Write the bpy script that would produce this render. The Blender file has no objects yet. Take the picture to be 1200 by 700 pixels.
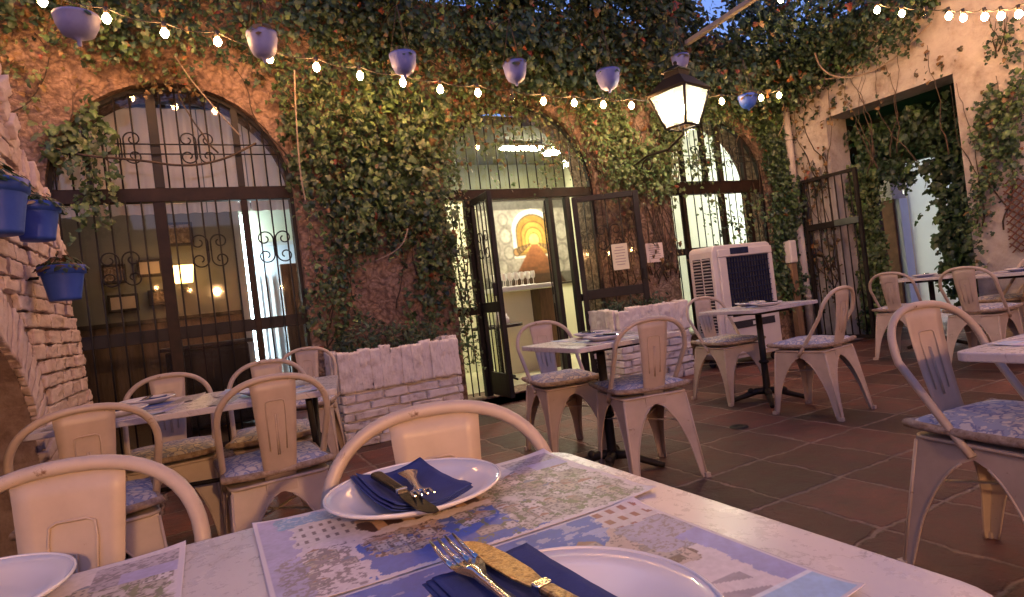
import bpy, bmesh, math, random
import numpy as np
from mathutils import Vector, Matrix
PI = math.pi
random.seed(7)
S = bpy.context.scene
COL = S.collection

# ------------------------------------------------------------------ camera
EYE = 1.037
YAW, PITCH, ROLL, FPX = math.radians(27.15), math.radians(0.03), math.radians(-6.835), 703.8
_fw = Vector((math.sin(YAW) * math.cos(PITCH), math.cos(YAW) * math.cos(PITCH), math.sin(PITCH)))
_r0 = Vector((math.cos(YAW), -math.sin(YAW), 0))
_u0 = _r0.cross(_fw)
_r = _r0 * math.cos(ROLL) + _u0 * math.sin(ROLL)
_u = -_r0 * math.sin(ROLL) + _u0 * math.cos(ROLL)
cam = bpy.data.cameras.new('camera')
cam.sensor_width = 36.0
cam.lens = FPX / 1200 * 36
cam.clip_start = 0.02
cam.clip_end = 400
cam_o = bpy.data.objects.new('camera', cam)
COL.objects.link(cam_o)
M4 = Matrix((( _r.x, _u.x, -_fw.x, 0), (_r.y, _u.y, -_fw.y, 0), (_r.z, _u.z, -_fw.z, EYE), (0, 0, 0, 1)))
cam_o.matrix_world = M4
S.camera = cam_o


def ray(px, py):
    return _fw + _r * ((px - 600) / FPX) - _u * ((py - 350) / FPX)


def on_y(px, py, y):
    d = ray(px, py)
    t = y / d.y
    return Vector((d.x * t, y, EYE + d.z * t))


def on_x(px, py, x):
    d = ray(px, py)
    t = x / d.x
    return Vector((x, d.y * t, EYE + d.z * t))


# ------------------------------------------------------------------ mesh builder
class MB:
    def __init__(self):
        self.v = []
        self.f = []
        self.s = []

    def add(self, vs, fs, smooth=False):
        n = len(self.v)
        self.v.extend([tuple(p) for p in vs])
        self.f.extend([tuple(i + n for i in f) for f in fs])
        self.s.extend([smooth] * len(fs))
        return self

    def box(self, x0, x1, y0, y1, z0, z1):
        vs = [(x, y, z) for z in (z0, z1) for y in (y0, y1) for x in (x0, x1)]
        return self.add(vs, [(0, 2, 3, 1), (4, 5, 7, 6), (0, 1, 5, 4), (2, 6, 7, 3), (0, 4, 6, 2), (1, 3, 7, 5)])

    def bar(self, a, b, w, d, up=(0, 0, 1)):
        a, b = Vector(a), Vector(b)
        t = (b - a).normalized()
        up = Vector(up)
        if abs(t.dot(up)) > 0.98:
            up = Vector((0, 1, 0))
        s = t.cross(up).normalized()
        n = s.cross(t)
        vs = []
        for p in (a, b):
            for i, j in ((-1, -1), (1, -1), (1, 1), (-1, 1)):
                vs.append(p + s * (i * w / 2) + n * (j * d / 2))
        return self.add(vs, [(0, 3, 2, 1), (4, 5, 6, 7), (0, 1, 5, 4), (1, 2, 6, 5), (2, 3, 7, 6), (3, 0, 4, 7)])

    def tube(self, pts, r, seg=8, closed=False):
        P = [Vector(p) for p in pts]
        n = len(P)
        rr = r if isinstance(r, (list, tuple)) else [r] * n
        T = []
        for i in range(n):
            if closed:
                t = P[(i + 1) % n] - P[i - 1]
            else:
                t = P[min(i + 1, n - 1)] - P[max(i - 1, 0)]
            T.append(t.normalized() if t.length > 1e-9 else Vector((0, 0, 1)))
        ref = Vector((0, 0, 1)) if abs(T[0].z) < .9 else Vector((1, 0, 0))
        nrm = (ref - T[0] * ref.dot(T[0])).normalized()
        vs = []
        for i in range(n):
            nrm = nrm - T[i] * nrm.dot(T[i])
            nrm = nrm.normalized() if nrm.length > 1e-6 else T[i].orthogonal().normalized()
            b = T[i].cross(nrm)
            for k in range(seg):
                a = 2 * PI * k / seg
                vs.append(P[i] + (nrm * math.cos(a) + b * math.sin(a)) * rr[i])
        fs = []
        m = n if closed else n - 1
        for i in range(m):
            j = (i + 1) % n
            for k in range(seg):
                k2 = (k + 1) % seg
                fs.append((i * seg + k, i * seg + k2, j * seg + k2, j * seg + k))
        self.add(vs, fs, True)
        if not closed:
            self.f.append(tuple(len(self.v) - len(vs) + k for k in reversed(range(seg))))
            self.f.append(tuple(len(self.v) - seg + k for k in range(seg)))
            self.s += [False, False]
        return self

    def lathe(self, prof, c=(0, 0, 0), seg=24, smooth=True):
        cx, cy, cz = c
        vs = []
        for r, z in prof:
            for k in range(seg):
                a = 2 * PI * k / seg
                vs.append((cx + r * math.cos(a), cy + r * math.sin(a), cz + z))
        fs = []
        for i in range(len(prof) - 1):
            for k in range(seg):
                k2 = (k + 1) % seg
                fs.append((i * seg + k, i * seg + k2, (i + 1) * seg + k2, (i + 1) * seg + k))
        return self.add(vs, fs, smooth)

    def prism(self, poly, z0, z1, axis='z'):
        n = len(poly)
        def p3(a, b, c):
            return (a, b, c) if axis == 'z' else ((a, c, b) if axis == 'y' else (c, a, b))
        vs = [p3(a, b, z0) for a, b in poly] + [p3(a, b, z1) for a, b in poly]
        fs = [tuple(reversed(range(n))), tuple(range(n, 2 * n))]
        fs += [(i, (i + 1) % n, n + (i + 1) % n, n + i) for i in range(n)]
        return self.add(vs, fs)

    def ball(self, c, r, seg=10, rings=7, sz=1.0):
        prof = [(max(1e-5, r * math.sin(PI * i / rings)), -r * sz * math.cos(PI * i / rings)) for i in range(rings + 1)]
        return self.lathe(prof, c, seg)

    def build(self, name, mat=None, parent=None, bevel=0, solid=0, fix=True, sub=0, rug=0, lev=3):
        me = bpy.data.meshes.new(name)
        me.from_pydata(self.v, [], self.f)
        me.polygons.foreach_set('use_smooth', self.s)
        if fix:
            bm = bmesh.new()
            bm.from_mesh(me)
            bmesh.ops.recalc_face_normals(bm, faces=bm.faces)
            bm.to_mesh(me)
            bm.free()
        o = bpy.data.objects.new(name, me)
        COL.objects.link(o)
        if mat:
            me.materials.append(mat)
        if parent:
            o.parent = parent
        if solid:
            m = o.modifiers.new('solid', 'SOLIDIFY')
            m.thickness = solid
            m.offset = 0
        if bevel:
            m = o.modifiers.new('bevel', 'BEVEL')
            m.width = bevel
            m.segments = 2
            m.limit_method = 'ANGLE'
            m.angle_limit = math.radians(40)
        if rug:
            me.polygons.foreach_set('use_smooth', [True] * len(me.polygons))
            m = o.modifiers.new('sub', 'SUBSURF')
            m.subdivision_type = 'SIMPLE'
            m.levels = m.render_levels = lev
            for sc_, st in ((.05, 1.0), (.016, .6)):
                tx = bpy.data.textures.new('rough_edges', 'CLOUDS')
                tx.noise_scale = sc_
                tx.noise_depth = 3
                m = o.modifiers.new('rough', 'DISPLACE')
                m.texture = tx
                m.texture_coords = 'LOCAL'
                m.strength = rug * st
                m.mid_level = .5
        if sub:
            m = o.modifiers.new('sub', 'SUBSURF')
            m.levels = m.render_levels = sub
        return o


def tag(o, label, cat, group=None, kind=None):
    o['label'] = label
    o['category'] = cat
    if group:
        o['group'] = group
    if kind:
        o['kind'] = kind
    return o


def thing(name, loc, label, cat, rz=0, group=None):
    o = bpy.data.objects.new(name, None)
    o.empty_display_size = .1
    COL.objects.link(o)
    o.location = loc
    o.rotation_euler = (0, 0, rz)
    return tag(o, label, cat, group)


def struct(o):
    o['kind'] = 'structure'
    return o


def copy_tree(o, parent=None):
    c = o.copy()
    COL.objects.link(c)
    if parent is not None:
        c.parent = parent
    for ch in [k for k in bpy.data.objects if k.parent == o]:
        copy_tree(ch, c)
    return c


# ------------------------------------------------------------------ materials
def mat(name):
    m = bpy.data.materials.new(name)
    m.use_nodes = True
    nt = m.node_tree
    b = nt.nodes['Principled BSDF']
    return m, nt, b


def N(nt, t, **k):
    n = nt.nodes.new(t)
    for a, v in k.items():
        if a in n.inputs:
            n.inputs[a].default_value = v
        else:
            setattr(n, a, v)
    return n


def ramp(nt, fac, stops):
    r = nt.nodes.new('ShaderNodeValToRGB')
    el = r.color_ramp.elements
    while len(el) < len(stops):
        el.new(0.5)
    for e, (p, c) in zip(el, stops):
        e.position = p
        e.color = (*c, 1) if len(c) == 3 else c
    nt.links.new(fac, r.inputs[0])
    return r


def rough(name, stops, scale=6, rgh=.6, bump=.15, bscale=40, metal=0.0, detail=6, coord='Object', bdist=.01, stretch=None, spec=.5, rvar=0.0):
    """noise-coloured, bumped surface"""
    m, nt, b = mat(name)
    tc = N(nt, 'ShaderNodeTexCoord')
    src = tc.outputs[coord]
    if stretch:
        mp = N(nt, 'ShaderNodeMapping')
        mp.inputs['Scale'].default_value = stretch
        nt.links.new(src, mp.inputs[0])
        src = mp.outputs[0]
    n1 = N(nt, 'ShaderNodeTexNoise', Scale=scale, Detail=detail, Roughness=.65)
    nt.links.new(src, n1.inputs['Vector'])
    r = ramp(nt, n1.outputs[0], stops)
    nt.links.new(r.outputs[0], b.inputs['Base Color'])
    b.inputs['Roughness'].default_value = rgh
    b.inputs['Metallic'].default_value = metal
    b.inputs['Specular IOR Level'].default_value = spec
    if rvar:
        mr = N(nt, 'ShaderNodeMapRange')
        mr.inputs[3].default_value = rgh - rvar
        mr.inputs[4].default_value = rgh + rvar
        n3 = N(nt, 'ShaderNodeTexNoise', Scale=scale * 2.3, Detail=5)
        nt.links.new(src, n3.inputs['Vector'])
        nt.links.new(n3.outputs[0], mr.inputs[0])
        nt.links.new(mr.outputs[0], b.inputs['Roughness'])
    if bump:
        n2 = N(nt, 'ShaderNodeTexNoise', Scale=bscale, Detail=5, Roughness=.6)
        nt.links.new(src, n2.inputs['Vector'])
        bp = N(nt, 'ShaderNodeBump', Strength=bump, Distance=bdist)
        nt.links.new(n2.outputs[0], bp.inputs['Height'])
        nt.links.new(bp.outputs[0], b.inputs['Normal'])
    return m


def emit(name, col, strength):
    m = bpy.data.materials.new(name)
    m.use_nodes = True
    nt = m.node_tree
    nt.nodes.clear()
    e = N(nt, 'ShaderNodeEmission')
    e.inputs[0].default_value = (*col, 1)
    e.inputs[1].default_value = strength
    o = N(nt, 'ShaderNodeOutputMaterial')
    nt.links.new(e.outputs[0], o.inputs[0])
    return m


def glass(name, tint=(1, 1, 1), refl=.9, frost=0.0, ior=1.5, rg=.03):
    m = bpy.data.materials.new(name)
    m.use_nodes = True
    nt = m.node_tree
    nt.nodes.clear()
    t = N(nt, 'ShaderNodeBsdfTransparent')
    t.inputs[0].default_value = (*tint, 1)
    g = N(nt, 'ShaderNodeBsdfGlossy')
    g.inputs['Roughness'].default_value = rg
    fr = N(nt, 'ShaderNodeFresnel')
    ge = N(nt, 'ShaderNodeNewGeometry')
    mr = N(nt, 'ShaderNodeMapRange')
    mr.inputs[3].default_value = ior
    mr.inputs[4].default_value = 1 / ior
    nt.links.new(ge.outputs['Backfacing'], mr.inputs[0])
    nt.links.new(mr.outputs[0], fr.inputs[0])
    mu = N(nt, 'ShaderNodeMath', operation='MULTIPLY')
    mu.inputs[1].default_value = refl
    nt.links.new(fr.outputs[0], mu.inputs[0])
    mx = N(nt, 'ShaderNodeMixShader')
    nt.links.new(mu.outputs[0], mx.inputs[0])
    base = t.outputs[0]
    if frost:
        tr = N(nt, 'ShaderNodeBsdfTranslucent')
        tr.inputs[0].default_value = (.9, .88, .8, 1)
        m2 = N(nt, 'ShaderNodeMixShader')
        m2.inputs[0].default_value = frost
        nt.links.new(t.outputs[0], m2.inputs[1])
        nt.links.new(tr.outputs[0], m2.inputs[2])
        base = m2.outputs[0]
    nt.links.new(base, mx.inputs[1])
    nt.links.new(g.outputs[0], mx.inputs[2])
    o = N(nt, 'ShaderNodeOutputMaterial')
    nt.links.new(mx.outputs[0], o.inputs[0])
    return m


def leaf_material(name, rgh=.42, trans=.22):
    m, nt, b = mat(name)
    at = N(nt, 'ShaderNodeAttribute', attribute_name='tint')
    nt.links.new(at.outputs['Color'], b.inputs['Base Color'])
    b.inputs['Roughness'].default_value = rgh
    tr = N(nt, 'ShaderNodeBsdfTranslucent')
    nt.links.new(at.outputs['Color'], tr.inputs[0])
    mx = N(nt, 'ShaderNodeMixShader')
    mx.inputs[0].default_value = trans
    out = nt.nodes['Material Output']
    nt.links.new(b.outputs[0], mx.inputs[1])
    nt.links.new(tr.outputs[0], mx.inputs[2])
    nt.links.new(mx.outputs[0], out.inputs[0])
    return m


def painted(name, rgh=.5, bump=0):
    m, nt, b = mat(name)
    at = N(nt, 'ShaderNodeAttribute', attribute_name='tint')
    nt.links.new(at.outputs['Color'], b.inputs['Base Color'])
    b.inputs['Roughness'].default_value = rgh
    return m


def leaf_plain(name, col):
    m, nt, b = mat(name)
    b.inputs['Base Color'].default_value = (*col, 1)
    b.inputs['Roughness'].default_value = .85
    tr = N(nt, 'ShaderNodeBsdfTranslucent')
    tr.inputs[0].default_value = (*col, 1)
    mx = N(nt, 'ShaderNodeMixShader')
    mx.inputs[0].default_value = .5
    nt.links.new(b.outputs[0], mx.inputs[1])
    nt.links.new(tr.outputs[0], mx.inputs[2])
    nt.links.new(mx.outputs[0], nt.nodes['Material Output'].inputs[0])
    return m


M = {}
M['leaf'] = leaf_material('ivy_leaf')
M['stem'] = rough('vine_stem', [(.3, (.03, .02, .013)), (.7, (.085, .055, .035))], 12, .85, .5, 60)
M['iron'] = rough('black_iron', [(.35, (.008, .007, .007)), (.75, (.020, .015, .013))], 9, .55, .12, 50, spec=.3)
M['iron_brown'] = rough('brown_iron', [(.35, (.012, .007, .005)), (.75, (.03, .016, .010))], 9, .5, .12, 50, spec=.2)
M['white_metal'] = rough('white_metal', [(.3, (.5, .5, .5)), (.7, (.62, .62, .62))], 5, .45, .05, 30)
M['grey_metal'] = rough('dimmed_grey_metal', [(.3, (.20, .20, .21)), (.7, (.30, .30, .31))], 5, .5, .1, 30)  # plain grey, darkened so the white beam reads less bright
M['cable'] = rough('cable', [(.3, (.02, .02, .02)), (.7, (.04, .035, .03))], 5, .6, 0)
M['bulb'] = emit('warm_bulb', (1, .47, .16), 190)
M['bulb_off'] = glass('clear_bulb', (.9, .9, .9), 1.0)
M['socket'] = rough('socket', [(.3, (.03, .025, .02)), (.7, (.05, .04, .03))], 5, .5, 0)


def chair_paint():
    m, nt, b = mat('cream_chair_paint')
    tc = N(nt, 'ShaderNodeTexCoord')
    n1 = N(nt, 'ShaderNodeTexNoise', Scale=7.0, Detail=7.0, Roughness=.6)
    nt.links.new(tc.outputs['Object'], n1.inputs['Vector'])
    r1 = ramp(nt, n1.outputs[0], [(.3, (.40, .325, .265)), (.62, (.50, .415, .345)), (.8, (.54, .455, .385))])
    n2 = N(nt, 'ShaderNodeTexNoise', Scale=16.0, Detail=9.0, Roughness=.75)
    nt.links.new(tc.outputs['Object'], n2.inputs['Vector'])
    r2 = ramp(nt, n2.outputs[0], [(.62, (0, 0, 0)), (.69, (1, 1, 1))])
    mx = N(nt, 'ShaderNodeMixRGB')
    mx.inputs[2].default_value = (.16, .09, .055, 1)
    nt.links.new(r2.outputs[0], mx.inputs[0])
    nt.links.new(r1.outputs[0], mx.inputs[1])
    nt.links.new(mx.outputs[0], b.inputs['Base Color'])
    b.inputs['Roughness'].default_value = .42
    bp = N(nt, 'ShaderNodeBump', Strength=.08, Distance=.004)
    nt.links.new(n1.outputs[0], bp.inputs['Height'])
    nt.links.new(bp.outputs[0], b.inputs['Normal'])
    return m


M['chair'] = chair_paint()


def marble():
    m, nt, b = mat('veined_white_tabletop')
    tc = N(nt, 'ShaderNodeTexCoord')
    n1 = N(nt, 'ShaderNodeTexNoise', Scale=4.0, Detail=7.0, Roughness=.55, Distortion=.8)
    nt.links.new(tc.outputs['Object'], n1.inputs['Vector'])
    ms = N(nt, 'ShaderNodeMath', operation='SUBTRACT')
    ms.inputs[1].default_value = .5
    nt.links.new(n1.outputs[0], ms.inputs[0])
    ab = N(nt, 'ShaderNodeMath', operation='ABSOLUTE')
    nt.links.new(ms.outputs[0], ab.inputs[0])
    r = ramp(nt, ab.outputs[0], [(0, (.36, .33, .34)), (.002, (.48, .45, .455)), (.006, (.55, .52, .53)), (.3, (.58, .55, .565))])
    n2 = N(nt, 'ShaderNodeTexNoise', Scale=46.0, Detail=6.0, Roughness=.7)
    nt.links.new(tc.outputs['Object'], n2.inputs['Vector'])
    r2 = ramp(nt, n2.outputs[0], [(.25, (.80, .77, .76)), (.4, (1, 1, 1))])
    mx = N(nt, 'ShaderNodeMixRGB', blend_type='MULTIPLY')
    mx.inputs[0].default_value = .3
    nt.links.new(r.outputs[0], mx.inputs[1])
    nt.links.new(r2.outputs[0], mx.inputs[2])
    nt.links.new(mx.outputs[0], b.inputs['Base Color'])
    mr = N(nt, 'ShaderNodeMapRange')
    mr.inputs[3].default_value = .16
    mr.inputs[4].default_value = .42
    nt.links.new(n2.outputs[0], mr.inputs[0])
    nt.links.new(mr.outputs[0], b.inputs['Roughness'])
    bp = N(nt, 'ShaderNodeBump', Strength=.06, Distance=.003)
    nt.links.new(n2.outputs[0], bp.inputs['Height'])
    nt.links.new(bp.outputs[0], b.inputs['Normal'])
    return m


M['marble'] = marble()
M['ceramic'] = rough('white_ceramic', [(.3, (.76, .735, .72)), (.7, (.82, .79, .77))], 3, .12, .03, 8)
M['napkin'] = rough('navy_napkin', [(.3, (.018, .034, .15)), (.7, (.028, .05, .20))], 30, .9, .35, 300, bdist=.002)
M['steel'] = rough('steel', [(.3, (.55, .54, .52)), (.7, (.7, .69, .67))], 20, .18, .06, 90, metal=1, bdist=.002)
M['steel_gold_sheen'] = rough('worn_gold_sheen_steel', [(.38, (.20, .13, .06)), (.5, (.50, .36, .18)), (.58, (.26, .17, .08)), (.7, (.58, .44, .24))], 90, .3, .5, 130, metal=1, bdist=.003)  # mottled gold reflection put into the worn steel colour
M['black_handle'] = rough('black_handle', [(.3, (.010, .010, .009)), (.7, (.018, .017, .014))], 20, .22, .05, 60, spec=.12)


def fabric():
    m, nt, b = mat('blue_white_cushion_print')
    tc = N(nt, 'ShaderNodeTexCoord')
    oi = N(nt, 'ShaderNodeObjectInfo')
    add = N(nt, 'ShaderNodeVectorMath', operation='ADD')
    nt.links.new(tc.outputs['Object'], add.inputs[0])
    nt.links.new(oi.outputs['Location'], add.inputs[1])
    n0 = N(nt, 'ShaderNodeTexNoise', Scale=14.0, Detail=4.0)
    nt.links.new(add.outputs[0], n0.inputs['Vector'])
    mixv = N(nt, 'ShaderNodeMixRGB')
    mixv.inputs[0].default_value = .10
    nt.links.new(add.outputs[0], mixv.inputs[1])
    nt.links.new(n0.outputs['Color'], mixv.inputs[2])
    v = N(nt, 'ShaderNodeTexVoronoi', Scale=26.0, feature='DISTANCE_TO_EDGE')
    nt.links.new(mixv.outputs[0], v.inputs['Vector'])
    r = ramp(nt, v.outputs['Distance'], [(.0, (.16, .18, .34)), (.06, (.26, .28, .42)), (.12, (.54, .52, .53)), (.5, (.60, .58, .57))])
    n3 = N(nt, 'ShaderNodeTexNoise', Scale=30.0, Detail=5.0)
    nt.links.new(add.outputs[0], n3.inputs['Vector'])
    r3 = ramp(nt, n3.outputs[0], [(.52, (0, 0, 0)), (.56, (1, 1, 1))])
    mx = N(nt, 'ShaderNodeMixRGB')
    mx.inputs[2].default_value = (.29, .33, .48, 1)
    nt.links.new(r3.outputs[0], mx.inputs[0])
    nt.links.new(r.outputs[0], mx.inputs[1])
    nt.links.new(mx.outputs[0], b.inputs['Base Color'])
    b.inputs['Roughness'].default_value = .9
    n4 = N(nt, 'ShaderNodeTexNoise', Scale=9.0, Detail=6.0)
    nt.links.new(add.outputs[0], n4.inputs['Vector'])
    bp = N(nt, 'ShaderNodeBump', Strength=.5, Distance=.02)
    nt.links.new(n4.outputs[0], bp.inputs['Height'])
    nt.links.new(bp.outputs[0], b.inputs['Normal'])
    return m


M['fabric'] = fabric()
M['piping'] = rough('warm_lit_cushion_edge', [(.35, (.20, .14, .10)), (.65, (.40, .33, .28))], 45, .9, .3, 80)  # tan stands in for warm light on the cushion sides


def floor_mat():
    m, nt, b = mat('terracotta_floor_tiles')
    tc = N(nt, 'ShaderNodeTexCoord')
    n0 = N(nt, 'ShaderNodeTexNoise', Scale=4.5, Detail=7.0, Roughness=.68)
    nt.links.new(tc.outputs['Object'], n0.inputs['Vector'])
    sub = N(nt, 'ShaderNodeVectorMath', operation='SUBTRACT')
    sub.inputs[1].default_value = (.5, .5, .5)
    nt.links.new(n0.outputs['Color'], sub.inputs[0])
    sc = N(nt, 'ShaderNodeVectorMath', operation='SCALE')
    sc.inputs['Scale'].default_value = .11
    nt.links.new(sub.outputs[0], sc.inputs[0])
    add = N(nt, 'ShaderNodeVectorMath', operation='ADD')
    nt.links.new(tc.outputs['Object'], add.inputs[0])
    nt.links.new(sc.outputs[0], add.inputs[1])
    mp = N(nt, 'ShaderNodeMapping')
    mp.inputs['Location'].default_value = (-2.2 + 12 * .425, -1.9 + 12 * .465, 0)
    nt.links.new(add.outputs[0], mp.inputs[0])
    br = N(nt, 'ShaderNodeTexBrick')
    br.offset = 0
    br.squash = 1
    br.inputs['Scale'].default_value = 1
    br.inputs['Brick Width'].default_value = .425
    br.inputs['Row Height'].default_value = .465
    br.inputs['Mortar Size'].default_value = .016
    br.inputs['Mortar Smooth'].default_value = .75
    br.inputs['Bias'].default_value = -.1
    br.inputs['Color1'].default_value = (.048, .021, .019, 1)
    br.inputs['Color2'].default_value = (.175, .068, .055, 1)
    br.inputs['Mortar'].default_value = (.23, .165, .145, 1)
    nt.links.new(mp.outputs[0], br.inputs['Vector'])
    n1 = N(nt, 'ShaderNodeTexNoise', Scale=7.0, Detail=9.0, Roughness=.7)
    nt.links.new(tc.outputs['Object'], n1.inputs['Vector'])
    r1 = ramp(nt, n1.outputs[0], [(.28, (.38, .36, .36)), (.45, (.85, .82, .80)), (.58, (1.15, 1.1, 1.08)), (.74, (2.0, 1.75, 1.6))])
    mx = N(nt, 'ShaderNodeMixRGB', blend_type='MULTIPLY')
    mx.inputs[0].default_value = 1
    nt.links.new(br.outputs['Color'], mx.inputs[1])
    nt.links.new(r1.outputs[0], mx.inputs[2])
    n5 = N(nt, 'ShaderNodeTexNoise', Scale=28.0, Detail=6.0, Roughness=.75)
    nt.links.new(tc.outputs['Object'], n5.inputs['Vector'])
    r5 = ramp(nt, n5.outputs[0], [(.63, (0, 0, 0)), (.74, (.7, .7, .7))])
    mx2 = N(nt, 'ShaderNodeMixRGB')
    mx2.inputs[2].default_value = (.24, .18, .155, 1)
    nt.links.new(r5.outputs[0], mx2.inputs[0])
    nt.links.new(mx.outputs[0], mx2.inputs[1])
    nt.links.new(mx2.outputs[0], b.inputs['Base Color'])
    mr = N(nt, 'ShaderNodeMapRange')
    mr.inputs[3].default_value = .28
    mr.inputs[4].default_value = .75
    nt.links.new(n1.outputs[0], mr.inputs[0])
    nt.links.new(mr.outputs[0], b.inputs['Roughness'])
    ht = N(nt, 'ShaderNodeMath', operation='MULTIPLY_ADD')
    ht.inputs[1].default_value = -.9
    nt.links.new(br.outputs['Fac'], ht.inputs[0])
    nt.links.new(n1.outputs[0], ht.inputs[2])
    bp = N(nt, 'ShaderNodeBump', Strength=.9, Distance=.022)
    nt.links.new(ht.outputs[0], bp.inputs['Height'])
    nt.links.new(bp.outputs[0], b.inputs['Normal'])
    return m


M['floor'] = floor_mat()


def stone_wall():
    """rough ochre and pink rubble plaster with patches of pebbly stone"""
    m, nt, b = mat('old_rubble_plaster')
    tc = N(nt, 'ShaderNodeTexCoord')
    n1 = N(nt, 'ShaderNodeTexNoise', Scale=1.6, Detail=8.0, Roughness=.65)
    nt.links.new(tc.outputs['Object'], n1.inputs['Vector'])
    r1 = ramp(nt, n1.outputs[0], [(.3, (.16, .10, .075)), (.45, (.28, .19, .145)), (.58, (.36, .26, .20)), (.75, (.43, .34, .28))])
    nd = N(nt, 'ShaderNodeTexNoise', Scale=9.0, Detail=5.0)
    nt.links.new(tc.outputs['Object'], nd.inputs['Vector'])
    md = N(nt, 'ShaderNodeMixRGB')
    md.inputs[0].default_value = .16
    nt.links.new(tc.outputs['Object'], md.inputs[1])
    nt.links.new(nd.outputs['Color'], md.inputs[2])
    v = N(nt, 'ShaderNodeTexVoronoi', Scale=27.0)
    nt.links.new(md.outputs[0], v.inputs['Vector'])
    r2 = ramp(nt, v.outputs['Distance'], [(.1, (1.15, 1.1, 1.05)), (.5, (.75, .68, .62)), (.8, (.3, .25, .22))])
    mx = N(nt, 'ShaderNodeMixRGB', blend_type='MULTIPLY')
    mx.inputs[0].default_value = .85
    nt.links.new(r1.outputs[0], mx.inputs[1])
    nt.links.new(r2.outputs[0], mx.inputs[2])
    nt.links.new(mx.outputs[0], b.inputs['Base Color'])
    b.inputs['Roughness'].default_value = .9
    n2 = N(nt, 'ShaderNodeTexNoise', Scale=14.0, Detail=8.0, Roughness=.7)
    nt.links.new(tc.outputs['Object'], n2.inputs['Vector'])
    sb = N(nt, 'ShaderNodeMath', operation='MULTIPLY_ADD')
    sb.inputs[1].default_value = -.6
    nt.links.new(v.outputs['Distance'], sb.inputs[0])
    nt.links.new(n2.outputs[0], sb.inputs[2])
    bp = N(nt, 'ShaderNodeBump', Strength=.9, Distance=.05)
    nt.links.new(sb.outputs[0], bp.inputs['Height'])
    nt.links.new(bp.outputs[0], b.inputs['Normal'])
    return m


M['stone'] = stone_wall()
M['whitewash'] = rough('peeling_whitewash', [(.28, (.17, .13, .11)), (.40, (.31, .275, .25)), (.52, (.40, .37, .35)), (.75, (.48, .45, .43))], 3.2, .9, .6, 22, bdist=.02, detail=10)
M['whitebrick'] = rough('whitewashed_brick', [(.28, (.22, .16, .14)), (.37, (.52, .46, .45)), (.5, (.66, .61, .60)), (.75, (.72, .67, .66))], 13, .8, .5, 60, bdist=.008, detail=9)
M['ovenbrick'] = rough('pinkish_limewashed_brick', [(.25, (.30, .19, .16)), (.38, (.54, .41, .37)), (.58, (.64, .52, .48)), (.8, (.70, .60, .57))], 7, .85, .6, 30, bdist=.015)
M['mortar'] = rough('old_mortar', [(.3, (.13, .08, .06)), (.7, (.21, .14, .11))], 9, .95, .5, 40)
M['ovenmortar'] = rough('limewashed_mortar', [(.3, (.20, .13, .105)), (.6, (.38, .28, .245)), (.8, (.48, .38, .34))], 11, .95, .5, 40)
M['brick'] = rough('brown_brick', [(.3, (.10, .05, .03)), (.7, (.20, .10, .06))], 9, .9, .3, 40)
M['bluepot'] = rough('cobalt_blue_paint', [(.3, (.016, .055, .34)), (.7, (.025, .08, .44))], 6, .5, .12, 30)
M['palepot'] = rough('pale_violet_blue_paint', [(.3, (.07, .09, .30)), (.7, (.11, .135, .39))], 8, .55, .3, 30)
M['greypot'] = rough('pale_grey_blue_paint', [(.3, (.13, .14, .31)), (.7, (.18, .195, .38))], 8, .55, .2, 30)
M['soil'] = rough('soil', [(.3, (.02, .014, .01)), (.7, (.06, .04, .03))], 40, .95, .8, 60)
M['plastic'] = rough('off_white_plastic', [(.3, (.58, .54, .53)), (.7, (.64, .60, .59))], 3, .4, .04, 30)
M['pad'] = rough('dark_cooling_pad', [(.3, (.012, .012, .02)), (.7, (.03, .03, .045))], 40, .7, .4, 80)
M['display'] = rough('blue_display', [(.3, (.01, .016, .05)), (.7, (.02, .03, .08))], 10, .2, 0)
M['pane'] = glass('window_glass', (.93, .95, .93), .62)
M['lantern_glass'] = glass('lantern_glass', (1, 1, .97), .6, .16)
M['beige'] = rough('beige_plaster', [(.3, (.46, .33, .26)), (.7, (.54, .40, .33))], 2, .8, .08, 20)
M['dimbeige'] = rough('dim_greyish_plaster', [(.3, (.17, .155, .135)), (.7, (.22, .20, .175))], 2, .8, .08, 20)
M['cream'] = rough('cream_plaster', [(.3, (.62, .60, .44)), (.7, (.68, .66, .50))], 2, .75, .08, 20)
M['palewall'] = rough('pale_blue_plaster', [(.3, (.58, .64, .74)), (.7, (.66, .72, .80))], 2, .8, .08, 20)
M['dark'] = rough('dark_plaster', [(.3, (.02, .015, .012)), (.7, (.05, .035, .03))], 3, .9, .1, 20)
M['wood'] = rough('brown_wood', [(.3, (.08, .04, .02)), (.7, (.17, .09, .045))], 4, .55, .2, 30, stretch=(8, 8, 1))
M['wood_post'] = rough('weathered_post', [(.3, (.14, .085, .05)), (.7, (.24, .15, .09))], 4, .8, .4, 30, stretch=(8, 8, 1))
M['paper'] = rough('paper', [(.3, (.62, .52, .50)), (.7, (.70, .60, .58))], 6, .8, 0)
M['ink'] = rough('faded_ink', [(.3, (.25, .2, .2)), (.7, (.32, .27, .27))], 6, .9, 0)
M['trellis'] = rough('dark_red_trellis', [(.3, (.09, .035, .025)), (.7, (.17, .07, .045))], 10, .75, .2, 40)
M['stove'] = rough('sooty_brick', [(.3, (.03, .015, .01)), (.7, (.10, .045, .025))], 8, .95, .4, 40)
M['curtain'] = leaf_plain('pinkish_curtain', (.70, .56, .52))
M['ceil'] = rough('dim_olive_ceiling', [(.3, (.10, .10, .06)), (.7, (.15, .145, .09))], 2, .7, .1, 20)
M['tile_in'] = rough('cream_floor', [(.3, (.50, .46, .32)), (.7, (.58, .54, .38))], 2, .35, .05, 20)
M['paint'] = painted('printed_paper', .45)
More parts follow.
